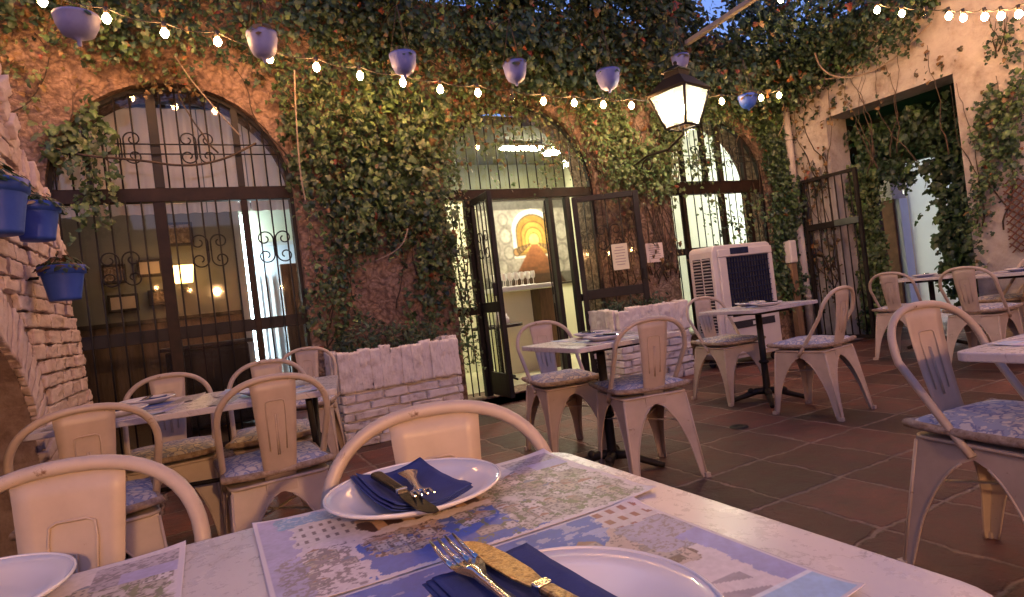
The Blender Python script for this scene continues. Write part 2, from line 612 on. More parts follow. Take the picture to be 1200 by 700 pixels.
M['mural'] = painted('printed_wall_panel', .4)
M['flower'] = leaf_material('small_leaf', .6, .2)


# ------------------------------------------------------------------ numpy helpers
class Noise2:
    def __init__(self, seed, n=64):
        self.g = np.random.default_rng(seed).random((n, n))
        self.n = n

    def one(self, x, y):
        n = self.n
        xi, yi = np.floor(x).astype(int), np.floor(y).astype(int)
        fx, fy = x - xi, y - yi
        fx, fy = fx * fx * (3 - 2 * fx), fy * fy * (3 - 2 * fy)
        g = self.g
        a, b = g[xi % n, yi % n], g[(xi + 1) % n, yi % n]
        c, d = g[xi % n, (yi + 1) % n], g[(xi + 1) % n, (yi + 1) % n]
        return (a * (1 - fx) + b * fx) * (1 - fy) + (c * (1 - fx) + d * fx) * fy

    def __call__(self, x, y, oct=4):
        x, y = np.asarray(x, float), np.asarray(y, float)
        s, a, t = 0, 1, 0
        for o in range(oct):
            s = s + a * self.one(x * 2 ** o + 17 * o, y * 2 ** o + 31 * o)
            t += a
            a *= .55
        return s / t


def array_mesh(name, V, F, tint, m, parent=None, smooth=False):
    """V (n,3), F (k,c) constant size faces, tint (n,3)"""
    me = bpy.data.meshes.new(name)
    me.vertices.add(len(V))
    me.vertices.foreach_set('co', np.ascontiguousarray(V, dtype=np.float32).ravel())
    k, c = F.shape
    me.loops.add(k * c)
    me.loops.foreach_set('vertex_index', np.ascontiguousarray(F, dtype=np.int32).ravel())
    me.polygons.add(k)
    me.polygons.foreach_set('loop_start', np.arange(0, k * c, c, dtype=np.int32))
    me.polygons.foreach_set('use_smooth', np.full(k, smooth))
    me.update(calc_edges=True)
    at = me.attributes.new('tint', 'FLOAT_COLOR', 'POINT')
    col = np.ones((len(V), 4), np.float32)
    col[:, :3] = tint
    at.data.foreach_set('color', col.ravel())
    me.materials.append(m)
    me.validate()
    o = bpy.data.objects.new(name, me)
    COL.objects.link(o)
    if parent:
        o.parent = parent
    return o


_half = [(.25, -.13), (.54, .12), (.30, .36), (.34, .64)]
LEAF = [(0, .38, .07), (0, 0.03, .02)] + [(x, y, -.06 * (abs(x) > .3)) for x, y in _half] + [(0, 1.0, -.12)] + [(-x, y, -.06 * (abs(x) > .3)) for x, y in reversed(_half)]
LEAF = np.array(LEAF)
LEAF_F = np.array([(0, i, i + 1) for i in range(1, 10)] + [(0, 10, 1)])
OVAL = np.array([(0, .45, .05), (0, 0, 0), (.2, .25, -.02), (.22, .6, -.03), (0, 1, -.08), (-.22, .6, -.03), (-.2, .25, -.02)])
OVAL_F = np.array([(0, i, i + 1) for i in range(1, 6)] + [(0, 6, 1)])


def leaves(name, pos, nrm, tip, size, tint, m, parent=None, shape='ivy'):
    L, LF = (LEAF, LEAF_F) if shape == 'ivy' else (OVAL, OVAL_F)
    n = nrm / np.linalg.norm(nrm, axis=1, keepdims=True)
    t = tip - n * (tip * n).sum(1, keepdims=True)
    t /= np.linalg.norm(t, axis=1, keepdims=True) + 1e-9
    b = np.cross(t, n)
    V = pos[:, None] + size[:, None, None] * (L[None, :, 0:1] * b[:, None] + L[None, :, 1:2] * t[:, None] + L[None, :, 2:3] * n[:, None])
    F = (LF[None] + (np.arange(len(pos)) * len(L))[:, None, None]).reshape(-1, 3)
    return array_mesh(name, V.reshape(-1, 3), F, np.repeat(tint, len(L), 0), m, parent)


GREENS = np.array([(.032, .066, .022), (.055, .105, .034), (.080, .140, .046), (.110, .175, .062), (.070, .105, .038), (.13, .165, .075)])
DARKG = np.array([(.014, .034, .018), (.022, .048, .024), (.032, .062, .028), (.040, .080, .042), (.055, .095, .06)])
AUTUMN = np.array([(.13, .09, .03), (.16, .07, .025), (.20, .05, .025), (.17, .11, .05)])
DRY = np.array([(.14, .085, .035), (.11, .075, .03), (.085, .07, .03), (.18, .11, .05)])


def in_poly(x, y, poly):
    poly = np.asarray(poly, float)
    c = np.zeros(len(x), bool)
    j = len(poly) - 1
    for i in range(len(poly)):
        xi, yi = poly[i]
        xj, yj = poly[j]
        k = ((yi > y) != (yj > y)) & (x < (xj - xi) * (y - yi) / (yj - yi + 1e-12) + xi)
        c ^= k
        j = i
    return c


def ivy(label, regions, seed, pal=GREENS, autumn=.03, stems=8, name='climbing_ivy', plane='y', at=5.4, sgn=-1, group='ivy over the courtyard walls', loc=None):
    """ivy grown on a vertical plane; regions = (polygon in wall coordinates, strands, strand length, thickness, leaf size, threshold)"""
    rg = np.random.default_rng(seed)
    nz = Noise2(seed + 500)
    P, SZ, NR, TP, TN = [], [], [], [], []
    for poly, ns, ln, thick, size, thr in regions:
        poly = np.asarray(poly, float)
        lo, hi = poly.min(0), poly.max(0)
        got = 0
        tries = 0
        while got < ns and tries < 60:
            tries += 1
            k = ns * 3
            x = rg.uniform(lo[0], hi[0], k)
            z = rg.uniform(lo[1], hi[1], k)
            ok = in_poly(x, z, poly) & (nz(x * 2.6, z * 1.7) > thr + rg.uniform(-.07, .07, k))
            x, z = x[ok][:ns - got], z[ok][:ns - got]
            got += len(x)
            if not len(x):
                continue
            nstep = max(2, int(ln / .045))
            d0 = rg.uniform(.02, 1, len(x)) ** 1.2 * thick * (.25 + 1.9 * np.clip(nz(x * 1.9 + 11, z * 1.5 + 5, 3) - .28, 0, .6))
            big = .65 + .8 * nz(x * 2.2 + 31, z * 2.2 + 9, 2)
            L = rg.uniform(.35, 1.25, len(x)) * ln
            cx, cz = x.copy(), z.copy()
            dx = rg.normal(0, .3, len(x))
            for s in range(nstep):
                step = ln / nstep
                dx = dx * .8 + rg.normal(0, .16, len(x))
                cx = cx + dx * step
                cz = cz - step * rg.uniform(.6, 1.2, len(x))
                al = (s * step) < L
                m_ = al.sum()
                if not m_:
                    break
                off = .02 + d0[al] * (1 + .35 * np.sin(s * .7 + d0[al] * 40)) + rg.uniform(-.02, .03, m_)
                off = np.maximum(off, .015)
                p = np.stack([cx[al] + rg.normal(0, .03, m_), off, cz[al] + rg.normal(0, .02, m_)], 1)
                P.append(p)
                SZ.append(size * big[al] * rg.uniform(.5, 1.3, m_) * (1 - .35 * s / nstep))
                nn = np.stack([rg.normal(0, .55, m_), rg.uniform(.35, 1.0, m_), rg.normal(.35, .45, m_)], 1)
                NR.append(nn)
                TP.append(np.stack([rg.normal(0, .6, m_), rg.uniform(0, .5, m_), -np.ones(m_)], 1))
                c = pal[rg.integers(0, len(pal), m_)] * rg.uniform(.7, 1.3, (m_, 1))
                clump = nz(p[:, 0] * 1.3 + 7, p[:, 2] * 1.3 + 3, 2)[:, None]
                c = c * (.65 + .7 * clump)
                au = rg.random(m_) < autumn
                c[au] = AUTUMN[rg.integers(0, len(AUTUMN), au.sum())]
                TN.append(c)
    P, SZ, NR, TP, TN = map(np.concatenate, (P, SZ, NR, TP, TN))

    def conv(a, posn):
        if plane == 'y':
            return np.stack([a[:, 0], (at if posn else 0) + sgn * a[:, 1], a[:, 2]], 1)
        return np.stack([(at if posn else 0) + sgn * a[:, 1], a[:, 0], a[:, 2]], 1)
    P3 = conv(P, True)
    base = P3.mean(0)
    base[2] = 0
    root = thing(name, tuple(base), label, 'ivy', 0, group)
    leaves('foliage', P3 - base, conv(NR, False), conv(TP, False), SZ, TN, M['leaf'], root)
    # woody stems wandering over the wall
    for k in range(stems):
        poly = np.asarray(regions[k % len(regions)][0], float)
        lo, hi = poly.min(0), poly.max(0)
        x = rg.uniform(lo[0], hi[0])
        z = lo[1] + (hi[1] - lo[1]) * rg.uniform(0, .2)
        pts = []
        dxx = rg.normal(0, .05)
        while z < hi[1] and len(pts) < 40:
            a = np.array([[x, .012 + .01 * rg.random(), z]])
            pts.append(tuple(conv(a, True)[0] - base))
            dxx = dxx * .8 + rg.normal(0, .02)
            x = min(max(x + dxx, lo[0]), hi[0])
            z += rg.uniform(.06, .12)
        if len(pts) > 2:
            MB().tube(pts, [max(.0025, .008 * (1 - i / len(pts))) for i in range(len(pts))], 5).build('stem', M['stem'], root, fix=False)
    return root


def wp(*pts, y=5.4):
    out = []
    for px, py in pts:
        p = on_y(px, py, y)
        out.append((p.x, p.z))
    return out


def wx(*pts, x=7.2):
    out = []
    for px, py in pts:
        p = on_x(px, py, x)
        out.append((p.y, p.z))
    return out

# ------------------------------------------------------------------ ground
g = MB()
g.add([(-60, -60, 0), (60, -60, 0), (60, 60, 0), (-60, 60, 0)], [(0, 1, 2, 3)])
struct(g.build('ground', M['floor']))

YW = 5.4


def arch_pts(c, h, spring, rise, n=20):
    return [(c + h * math.cos(PI * i / n), spring + rise * math.sin(PI * i / n)) for i in range(n + 1)]


def opening(x0, x1, zb, spring, rise, n=20):
    c, h = (x0 + x1) / 2, (x1 - x0) / 2
    return [(x0, zb), (x1, zb)] + arch_pts(c, h, spring, rise, n)


def holed_wall(outline, holes, d0, d1, axis):
    """wall slab between depths d0 and d1; outline and holes are loops of (horizontal, z)"""
    def p3(a, z, d):
        return (a, d, z) if axis == 'y' else (d, a, z)
    bm = bmesh.new()
    for d in (d0, d1):
        es = []
        for loop in [outline] + holes:
            vs = [bm.verts.new(p3(a, z, d)) for a, z in loop]
            es += [bm.edges.new((vs[i], vs[(i + 1) % len(vs)])) for i in range(len(vs))]
        bmesh.ops.triangle_fill(bm, use_beauty=True, edges=es)
    for loop in [outline] + holes:
        for i in range(len(loop)):
            a, b = loop[i], loop[(i + 1) % len(loop)]
            bm.faces.new([bm.verts.new(p3(*a, d0)), bm.verts.new(p3(*b, d0)), bm.verts.new(p3(*b, d1)), bm.verts.new(p3(*a, d1))])
    bmesh.ops.remove_doubles(bm, verts=bm.verts, dist=1e-5)
    bmesh.ops.recalc_face_normals(bm, faces=bm.faces)
    mb = MB()
    bm.verts.index_update()
    mb.v = [tuple(v.co) for v in bm.verts]
    mb.f = [tuple(v.index for v in f.verts) for f in bm.faces]
    mb.s = [False] * len(mb.f)
    bm.free()
    return mb


LX0, LX1, LS, LR = -.93, .80, 2.20, .87
DX0, DX1, DS, DR = 2.17, 3.97, 2.14, .93
RX0, RX1, RS, RR = 5.02, 6.70, 2.14, .83
bw = holed_wall([(-6, -.2), (7.6, -.2), (7.6, 4.0), (-6, 4.0)],
                [opening(LX0, LX1, .06, LS, LR), opening(DX0, DX1, .10, DS, DR), opening(RX0, RX1, .35, RS, RR)], YW, YW + .42, 'y')
tag(bw.build('courtyard_wall', M['stone']), 'ochre rubble and plaster back wall pierced by three big arches', 'wall')

rw = holed_wall([(-4.5, -.2), (5.395, -.2), (5.395, 3.95), (-4.5, 3.95)], [[(3.38, -.1), (4.83, -.1), (4.83, 2.83), (3.38, 2.83)]], 7.2, 7.6, 'x')
tag(rw.build('courtyard_wall', M['whitewash']), 'peeling whitewashed side wall with a tall square doorway', 'wall')

# ------------------------------------------------------------------ rooms behind the arches
def room(name, label, x0, x1, y0, y1, z1, mwall, mfloor, mceil, zf=.1):
    r = thing(name, ((x0 + x1) / 2, y1, 0), label, 'room')
    ox, oy = (x0 + x1) / 2, y1
    def part(n, m, *a):
        MB().box(a[0] - ox, a[1] - ox, a[2] - oy, a[3] - oy, a[4], a[5]).build(n, m, r)
    part('back_wall', mwall, x0, x1, y1, y1 + .1, zf, z1)
    part('side_wall', mwall, x0 - .1, x0, y0, y1 + .1, zf, z1)
    part('side_wall', mwall, x1, x1 + .1, y0, y1 + .1, zf, z1)
    part('ceiling', mceil, x0 - .1, x1 + .1, y0, y1 + .1, z1, z1 + .1)
    part('floor', mfloor, x0 - .1, x1 + .1, y0, y1 + .1, .01, zf)
    return r


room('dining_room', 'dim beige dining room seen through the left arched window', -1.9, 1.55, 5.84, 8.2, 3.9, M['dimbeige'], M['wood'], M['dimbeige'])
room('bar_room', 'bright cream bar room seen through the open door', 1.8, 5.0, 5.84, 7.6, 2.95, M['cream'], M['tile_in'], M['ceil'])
room('side_room', 'bright pale room seen through the right arched window', 5.2, 10.5, 5.84, 7.8, 3.5, M['cream'], M['tile_in'], M['cream'])

t = thing('wall_panelling', (-.75, 8.15, .1), 'dark panelling along the dining room wall behind the left window', 'panelling')
MB().box(-1.0, 1.22, -.03, .04, 0, 1.15).build('board', M['wood'], t)
MB().box(-1.0, 1.22, -.05, .04, 1.152, 1.20).build('top_rail', M['dark'], t)
MB().box(1.82, 4.98, 7.54, 7.595, 2.46, 2.945).build('bar_darkening_strip', M['ceil'])  # strip added to darken the overbright upper bar wall
tag(bpy.data.objects['bar_darkening_strip'], 'dim olive bulkhead above the printed wall panel in the bar', 'darkening')
# bright doorway in the dining room with brown door
d = thing('inner_doorway', (.75, 7.92, 0), 'bright bluish white doorway behind the right panes of the left window', 'doorway')
MB().box(-.25, .55, .22, .26, .1, 2.55).build('lit_recess', M['palewall'], d)
MB().box(-.25, .55, .205, .218, 2.12, 2.55).build('upper_wall', M['cream'], d)
MB().box(-.235, -.215, .03, .10, .5, 2.45).build('recess_fill_strip', emit('recess_fill_light', (.72, .92, 1.0), 22), d)  # unseen strip light added behind the frame to brighten the recess
for k in range(4):
    MB().box(-.20 + k * .075, -.16 + k * .075, .19, .203, .1, 1.7).build('white_slat', M['white_metal'], d)
MB().box(.14, .46, -.08, -.03, .1, 1.80).build('door_leaf', M['wood'], d, .01)
fr = MB().box(-.33, -.255, -.1, .2, .1, 2.62).box(.555, .63, -.1, .2, .1, 2.62).box(-.33, .63, -.1, .2, 2.625, 2.7)
fr.build('door_frame', M['white_metal'], d)
MB().box(-.25, .55, .185, .203, 2.07, 2.11).build('shelf_line', M['white_metal'], d)
# sconce
sc_ = thing('wall_lamp', (-.16, 7.9, 1.75), 'small glowing square wall lamp inside the left window', 'lamp')
MB().prism([(-.09, -.08), (.09, -.08), (.115, .12), (-.115, .12)], -.12, .02, 'y').build('lamp_shade', emit('lamp_shade_light', (1, .55, .16), 5.0), sc_, .01)
MB().box(-.03, .03, .02, .29, -.16, -.1).build('bracket', M['iron'], sc_)
t = thing('window_curtain', (-.1, 5.93, 2.0), 'pinkish white curtain panels hanging behind the top of the left arched window', 'curtain')
for k in range(5):
    vs, fs = [], []
    x0_, x1_ = -.95 + k * .36, -.95 + (k + 1) * .36 - .01
    for i in range(25):
        u = i / 24
        yy = .018 * math.sin(u * 21 + k) + .01 * math.sin(u * 9 + 2 * k)
        vs += [(x0_ + (x1_ - x0_) * u + .1, yy, .12), (x0_ + (x1_ - x0_) * u + .1, yy * .6, 1.04 + .0 * k)]
    fs = [(2 * i, 2 * i + 2, 2 * i + 3, 2 * i + 1) for i in range(24)]
    MB().add(vs, fs, True).build('curtain_panel', M['curtain'], t, fix=False)
MB().tube([(-.95, 0, 1.06), (.95, 0, 1.06)], .014, 8).build('curtain_rail', M['iron'], t)
# pictures
for i, (x, z, w, h) in enumerate([(-.86, 1.86, .24, .22), (-.50, 1.90, .26, .2), (-.16 - .02, 2.28, .34, .28), (-.80, 1.52, .30, .2), (-.44, 1.55, .22, .18)]):
    p = thing('framed_picture', (x, 8.17, z), ['dark framed picture left of the upper pair behind the left window', 'dark framed picture right of the upper pair behind the left window',
              'largest dark framed picture, high behind the left window', 'dark framed picture at the lower left behind the left window', 'dark framed picture at the lower right behind the left window'][i], 'picture', 0, 'pictures in the dining room')
    MB().box(-w / 2, w / 2, -.03, .02, -h / 2, h / 2).build('frame', M['dark'], p, .005)
    MB().box(-w / 2 + .03, w / 2 - .03, -.036, -.031, -h / 2 + .03, h / 2 - .03).build('print', M['beige'] if i % 2 else M['stone'], p)
# dark sofa-like cabinet
c = thing('dark_cabinet', (.0, 6.7, .1), 'dark cabinet standing low behind the left window', 'cabinet')
MB().box(-.36, .36, -.22, .22, .05, .82).build('carcass', M['dark'], c, .02)
MB().box(-.40, .40, -.26, .26, .825, .86).build('top', M['dark'], c, .008)
for s in (-1, 1):
    MB().box(s * .18 - .155, s * .18 + .155, -.24, -.222, .09, .78).build('door', M['dark'], c, .006)

# bar counter
b = thing('bar_counter', (3.62, 6.75, .1), 'white topped bar counter inside the open door', 'counter')
MB().box(-.46, .42, -.2, .2, 1.03, 1.09).build('counter_top', M['ceramic'], b, .008)
MB().box(.16, .36, -.14, .14, 0, 1.025).build('post', M['wood'], b, .006)
MB().box(-.42, .12, .0, .16, 0, 1.025).build('front_panel', M['cream'], b, .006)
# glasses on the counter
gl = MB().lathe([(.0, 0), (.026, 0), (.026, .004), (.004, .01), (.004, .07), (.024, .09), (.03, .13), (.026, .17)], seg=10)
g0 = None
for i in range(14):
    gx, gy = 3.24 + (i % 7) * .085, 6.66 + (i // 7) * .12
    if g0 is None:
        g0 = gl.build('wine_glass', M['ceramic'], None)
        o = g0
    else:
        o = g0.copy()
        COL.objects.link(o)
    o.location = (gx, gy, 1.192)
    tag(o, 'white stemmed glass in the rows on the bar counter', 'glass', 'glasses on the bar counter')
# small table below
t = thing('pedestal_table', (3.02, 6.35, .1), 'small dark round table inside the open door', 'table')
MB().lathe([(0, .62), (.3, .62), (.3, .65), (0, .65)], seg=28, smooth=False).build('tabletop', M['dark'], t)
MB().tube([(0, 0, .03), (0, 0, .618)], .025).build('column', M['iron'], t)
fb = MB()
for k in range(4):
    a = k * PI / 2 + .4
    fb.tube([(0, 0, .05), (.13 * math.cos(a), .13 * math.sin(a), .04), (.22 * math.cos(a), .22 * math.sin(a), .012)], [.02, .016, .012], 6)
fb.build('base', M['iron'], t)
for k, (dx, h) in enumerate(((-.14, .16), (.02, .22), (.13, .12))):
    o = MB().lathe([(0, 0), (.035, 0), (.035, h * .6), (.014, h * .8), (.014, h), (0, h)], seg=12).build('bottle', M['ceramic'])
    o.location = (3.02 + dx, 6.35, .752)
    tag(o, ['left white bottle on the small dark table', 'tall middle white bottle on the small dark table', 'short right white bottle on the small dark table'][k], 'bottle', 'bottles on the small dark table')

# printed vaulted corridor panel
def mural():
    nx, nz = 300, 260
    x0, x1, z0, z1 = 3.50, 4.92, 1.20, 2.42
    X, Z = np.meshgrid(np.linspace(0, 1, nx), np.linspace(0, 1, nz))
    nzf = Noise2(3)
    n = nzf(X * 14, Z * 9, 5)
    c = np.zeros((nz, nx, 3))
    c[:] = (.30, .27, .24)
    c *= (.4 + 1.1 * n)[..., None]
    c[Z > .90] *= .3
    # rounded cask ends either side
    rg = np.random.default_rng(4)
    for cx, cz, rr in ((.08, .74, .14), (.10, .45, .15), (.28, .60, .10), (.30, .40, .085), (.27, .79, .08), (.20, .24, .10), (.94, .62, .12), (.93, .36, .12), (.86, .2, .1)):
        dd = np.hypot((X - cx) / .72, Z - cz) / rr
        ins = dd < 1
        c[ins] = np.array((.36, .33, .29)) * (.55 + .8 * nzf(X * 46, Z * 7, 4)[ins])[:, None]
        c[(dd > .80) & ins] = (.07, .06, .05)
        c[(abs(dd - .9) < .035)] = (.36, .33, .30)
    cx, cz = .60, .50
    # receding vaults: each ring smaller, its head lower, lit from within
    L = ((.245, .40, (.74, .71, .62)), (.205, .345, (.10, .08, .06)), (.19, .325, (.34, .19, .04)), (.15, .26, (.16, .07, .02)), (.138, .245, (.48, .28, .06)), (.105, .185, (.18, .08, .02)), (.096, .172, (.64, .40, .09)), (.066, .122, (.22, .10, .03)), (.058, .11, (.85, .62, .22)))
    for hw, hh, col in L:
        r = np.hypot((X - cx) / hw, np.clip(Z - (cz + hh * .35), 0, 9) / (hh * .65))
        ins = (r < 1) & (Z > cz - hh * .42)
        c[ins] = np.array(col) * (.75 + .5 * n[ins])[:, None]
    # casks in rows along the vault
    for k in range(9):
        u = (k / 8) ** .7
        for sx in (-1, 1):
            bx, bz, br_ = cx + sx * (.215 - .165 * u), cz - .10 + .085 * u, .052 * (1 - .78 * u)
            dd = np.hypot((X - bx) / .8, Z - bz) / br_
            c[dd < 1] = np.array((.34, .19, .08)) * (1 - .5 * (k % 2))
            c[(dd > .75) & (dd < 1)] = (.05, .03, .02)
    hor = cz - .02
    fl = (Z < hor) & (abs(X - cx) < .035 + (hor - Z) * .62)
    c[fl] = np.array((.24, .085, .035)) * (.45 + .8 * nzf(X * 9, Z * 40, 4)[fl])[:, None] * (.5 + 1.3 * np.clip((Z[fl] - .1) / .4, 0, 1))[:, None]
    c[Z < .13] *= .35
    c *= (.62 + .76 * nzf(X * 60, Z * 60, 4))[..., None] * (.75 + .5 * nzf(X * 7 + 3, Z * 7, 3))[..., None]
    k_ = np.ones(5) / 5
    for a_ in range(3):
        for ax in (0, 1):
            c[..., a_] = np.apply_along_axis(lambda r_: np.convolve(np.pad(r_, 2, mode='edge'), k_, 'valid'), ax, c[..., a_])
    V = np.stack([x0 + X * (x1 - x0), np.full_like(X, 7.57), z0 + Z * (z1 - z0)], -1).reshape(-1, 3)
    idx = np.arange(nx * nz).reshape(nz, nx)
    F = np.stack([idx[:-1, :-1], idx[:-1, 1:], idx[1:, 1:], idx[1:, :-1]], -1).reshape(-1, 4)
    o = array_mesh('wall_panel', V, F, c.reshape(-1, 3), M['mural'])
    tag(o, 'printed wall panel of an orange vaulted cellar corridor behind the bar', 'wall print')
    fr = MB().box(x0 - .03, x1 + .03, 7.571, 7.598, z0 - .03, z0 - .002).box(x0 - .03, x1 + .03, 7.571, 7.598, z1 + .002, z1 + .03)
    fr.build('edge_strip', M['dark'], o)


mural()


def ceiling_lamp(x, y, z, w, d_, s, col, label, power):
    t = thing('ceiling_lamp', (x, y, z), label, 'lamp', 0, 'ceiling lamps indoors')
    MB().box(-w / 2 - .02, w / 2 + .02, -d_ / 2 - .02, d_ / 2 + .02, -.035, 0).build('housing', M['white_metal'], t)
    MB().box(-w / 2, w / 2, -d_ / 2, d_ / 2, -.05, -.036).build('diffuser', emit('ceiling_lamp_light', col, s), t)


ceiling_lamp(4.32, 6.75, 2.94, .22, .22, 130, (1, .93, .66), 'glowing square lamp on the bar ceiling, right of the other', 0)
ceiling_lamp(3.75, 6.55, 2.94, .55, .14, 70, (1, .93, .66), 'long glowing lamp on the bar ceiling, in the middle of the door arch', 0)
ceiling_lamp(2.55, 6.9, 2.94, .5, .2, 50, (1, .93, .66), 'long glowing lamp on the bar ceiling at the left', 0)
ceiling_lamp(7.2, 6.8, 3.4, 1.2, .4, 11, (1, .90, .58), 'glowing lamp on the ceiling of the pale right room', 0)
ceiling_lamp(-.1, 6.9, 3.85, .7, .3, 10, (1, .74, .58), 'dim warm lamp high in the dining room', 0)

# ------------------------------------------------------------------ arched windows and the door
def scroll(mb, cx, cz, s, y, mirror=1, r=.006):
    """a four-armed wrought iron scroll"""
    for sx in (-1, 1):
        for sz in (-1, 1):
            pts = []
            for i in range(26):
                u = i / 25
                a = u * 2.35 * PI
                rad = s * .42 * (1 - .72 * u)
                px = cx + sx * (s * .48 - rad * math.cos(a) * 1.0 + 0)
                pz = cz + sz * (s * .45 + rad * math.sin(a))
                pts.append((px, y, pz))
            mb.tube([(cx + sx * .01, y, cz)] + pts, r, 5)


def arch_z(x, c, h, spring, rise):
    q = 1 - ((x - c) / h) ** 2
    return spring + rise * math.sqrt(max(q, 0))


def arched_window(name, label, x0, x1, zb, spring, rise, posts, transoms, bar_step, scrolls, y=5.5, header=.11, fanposts=None):
    c, h = (x0 + x1) / 2, (x1 - x0) / 2
    t = thing(name, (c, y, zb), label, 'window')
    ox, oy, oz = c, y, zb
    L = lambda x, yy, z: (x - ox, yy - oy, z - oz)
    f = MB()
    outer = [(x0 + .005, zb + .002), (x0 + .005, spring)] + [(a, z) for a, z in reversed(arch_pts(c, h - .005, spring, rise - .005, 28))][1:-1] + [(x1 - .005, spring), (x1 - .005, zb + .002)]
    for (a, b) in zip(outer[:-1], outer[1:]):
        f.bar(L(a[0], y, a[1]), L(b[0], y, b[1]), .05, .05, (0, 1, 0))
    f.build('frame', M['iron'], t)
    MB().box(x0 + .03 - ox, x1 - .03 - ox, -.035, .035, spring - header * .6 - oz, spring + header * .4 - oz).build('header', M['iron_brown'], t, .004)
    for z, hh in transoms:
        MB().box(x0 + .03 - ox, x1 - .03 - ox, -.027, .027, z - hh / 2 - oz, z + hh / 2 - oz).build('transom', M['iron'], t, .003)
    for x, w in posts:
        MB().box(x - w / 2 - ox, x + w / 2 - ox, -.033, .033, 0.002, spring - header * .6 - .002 - oz).build('mullion', M['iron_brown'], t, .003)
    for x, w in (fanposts or posts):
        zt = arch_z(x, c, h, spring, rise) - .03
        MB().box(x - w / 2 - ox, x + w / 2 - ox, -.031, .031, spring + header * .4 + .002 - oz, zt - oz).build('fan_post', M['iron'], t, .003)
    # thin bars
    gr = MB()
    x = x0 + bar_step * .6
    while x < x1 - .05:
        if all(abs(x - p) > w / 2 + .02 for p, w in posts):
            gr.tube([L(x, y - .045, zb + .03), L(x, y - .045, spring - .06)], .007, 5)
        if all(abs(x - p) > w / 2 + .02 for p, w in (fanposts or posts)):
            gr.tube([L(x, y - .045, spring + .04), L(x, y - .045, arch_z(x, c, h, spring, rise) - .03)], .007, 5)
        x += bar_step
    for z in (spring + rise * .36, spring + rise * .45):
        hw = h * math.sqrt(max(0, 1 - ((z - spring) / rise) ** 2)) - .03
        gr.tube([L(c - hw, y - .045, z), L(c + hw, y - .045, z)], .006, 5)
    gr.build('grille', M['iron'], t, fix=False)
    for sx, sz, ss in scrolls:
        s = MB()
        scroll(s, sx - ox, sz - oz, ss, -.052)
        s.build('scroll', M['iron'], t, fix=False)
    up = MB()
    poly = [(x0 + .03, spring + .05)] + [(x1 - .03, spring + .05)] + arch_pts(c, h - .03, spring + .05, rise - .07, 24)[1:-1]
    up.prism([(a - ox, z - oz) for a, z in poly], .008, .013, 'y')
    up.build('fan_pane', M['pane'], t)
    lo = MB().box(x0 + .03 - ox, x1 - .03 - ox, .036, .041, .01, spring - .07 - oz)
    lo.build('pane', M['pane'], t)
    return t


arched_window('arched_window', 'wide arched window with iron scrolls, left of the ivy pier', LX0, LX1, .06, LS, LR,
              [(-.22, .085), (.40, .05)], [(1.08, .10)], .105, [(-.42, 2.56, .15), (.10, 2.56, .15), (-.52, 1.62, .16), (.10, 1.72, .16), (.60, 1.72, .16)],
              fanposts=[(-.66, .035), (-.20, .07), (.40, .05)])
arched_window('arched_window', 'arched window with black bars behind the air cooler', RX0, RX1, .35, RS, RR,
              [(5.30, .05), (5.95, .06), (6.42, .05)], [(1.35, .08)], .118, [(5.60, 2.5, .16), (6.18, 2.5, .16)],
              header=.16, fanposts=[(5.35, .04), (5.72, .05), (5.98, .06), (6.4, .04)])


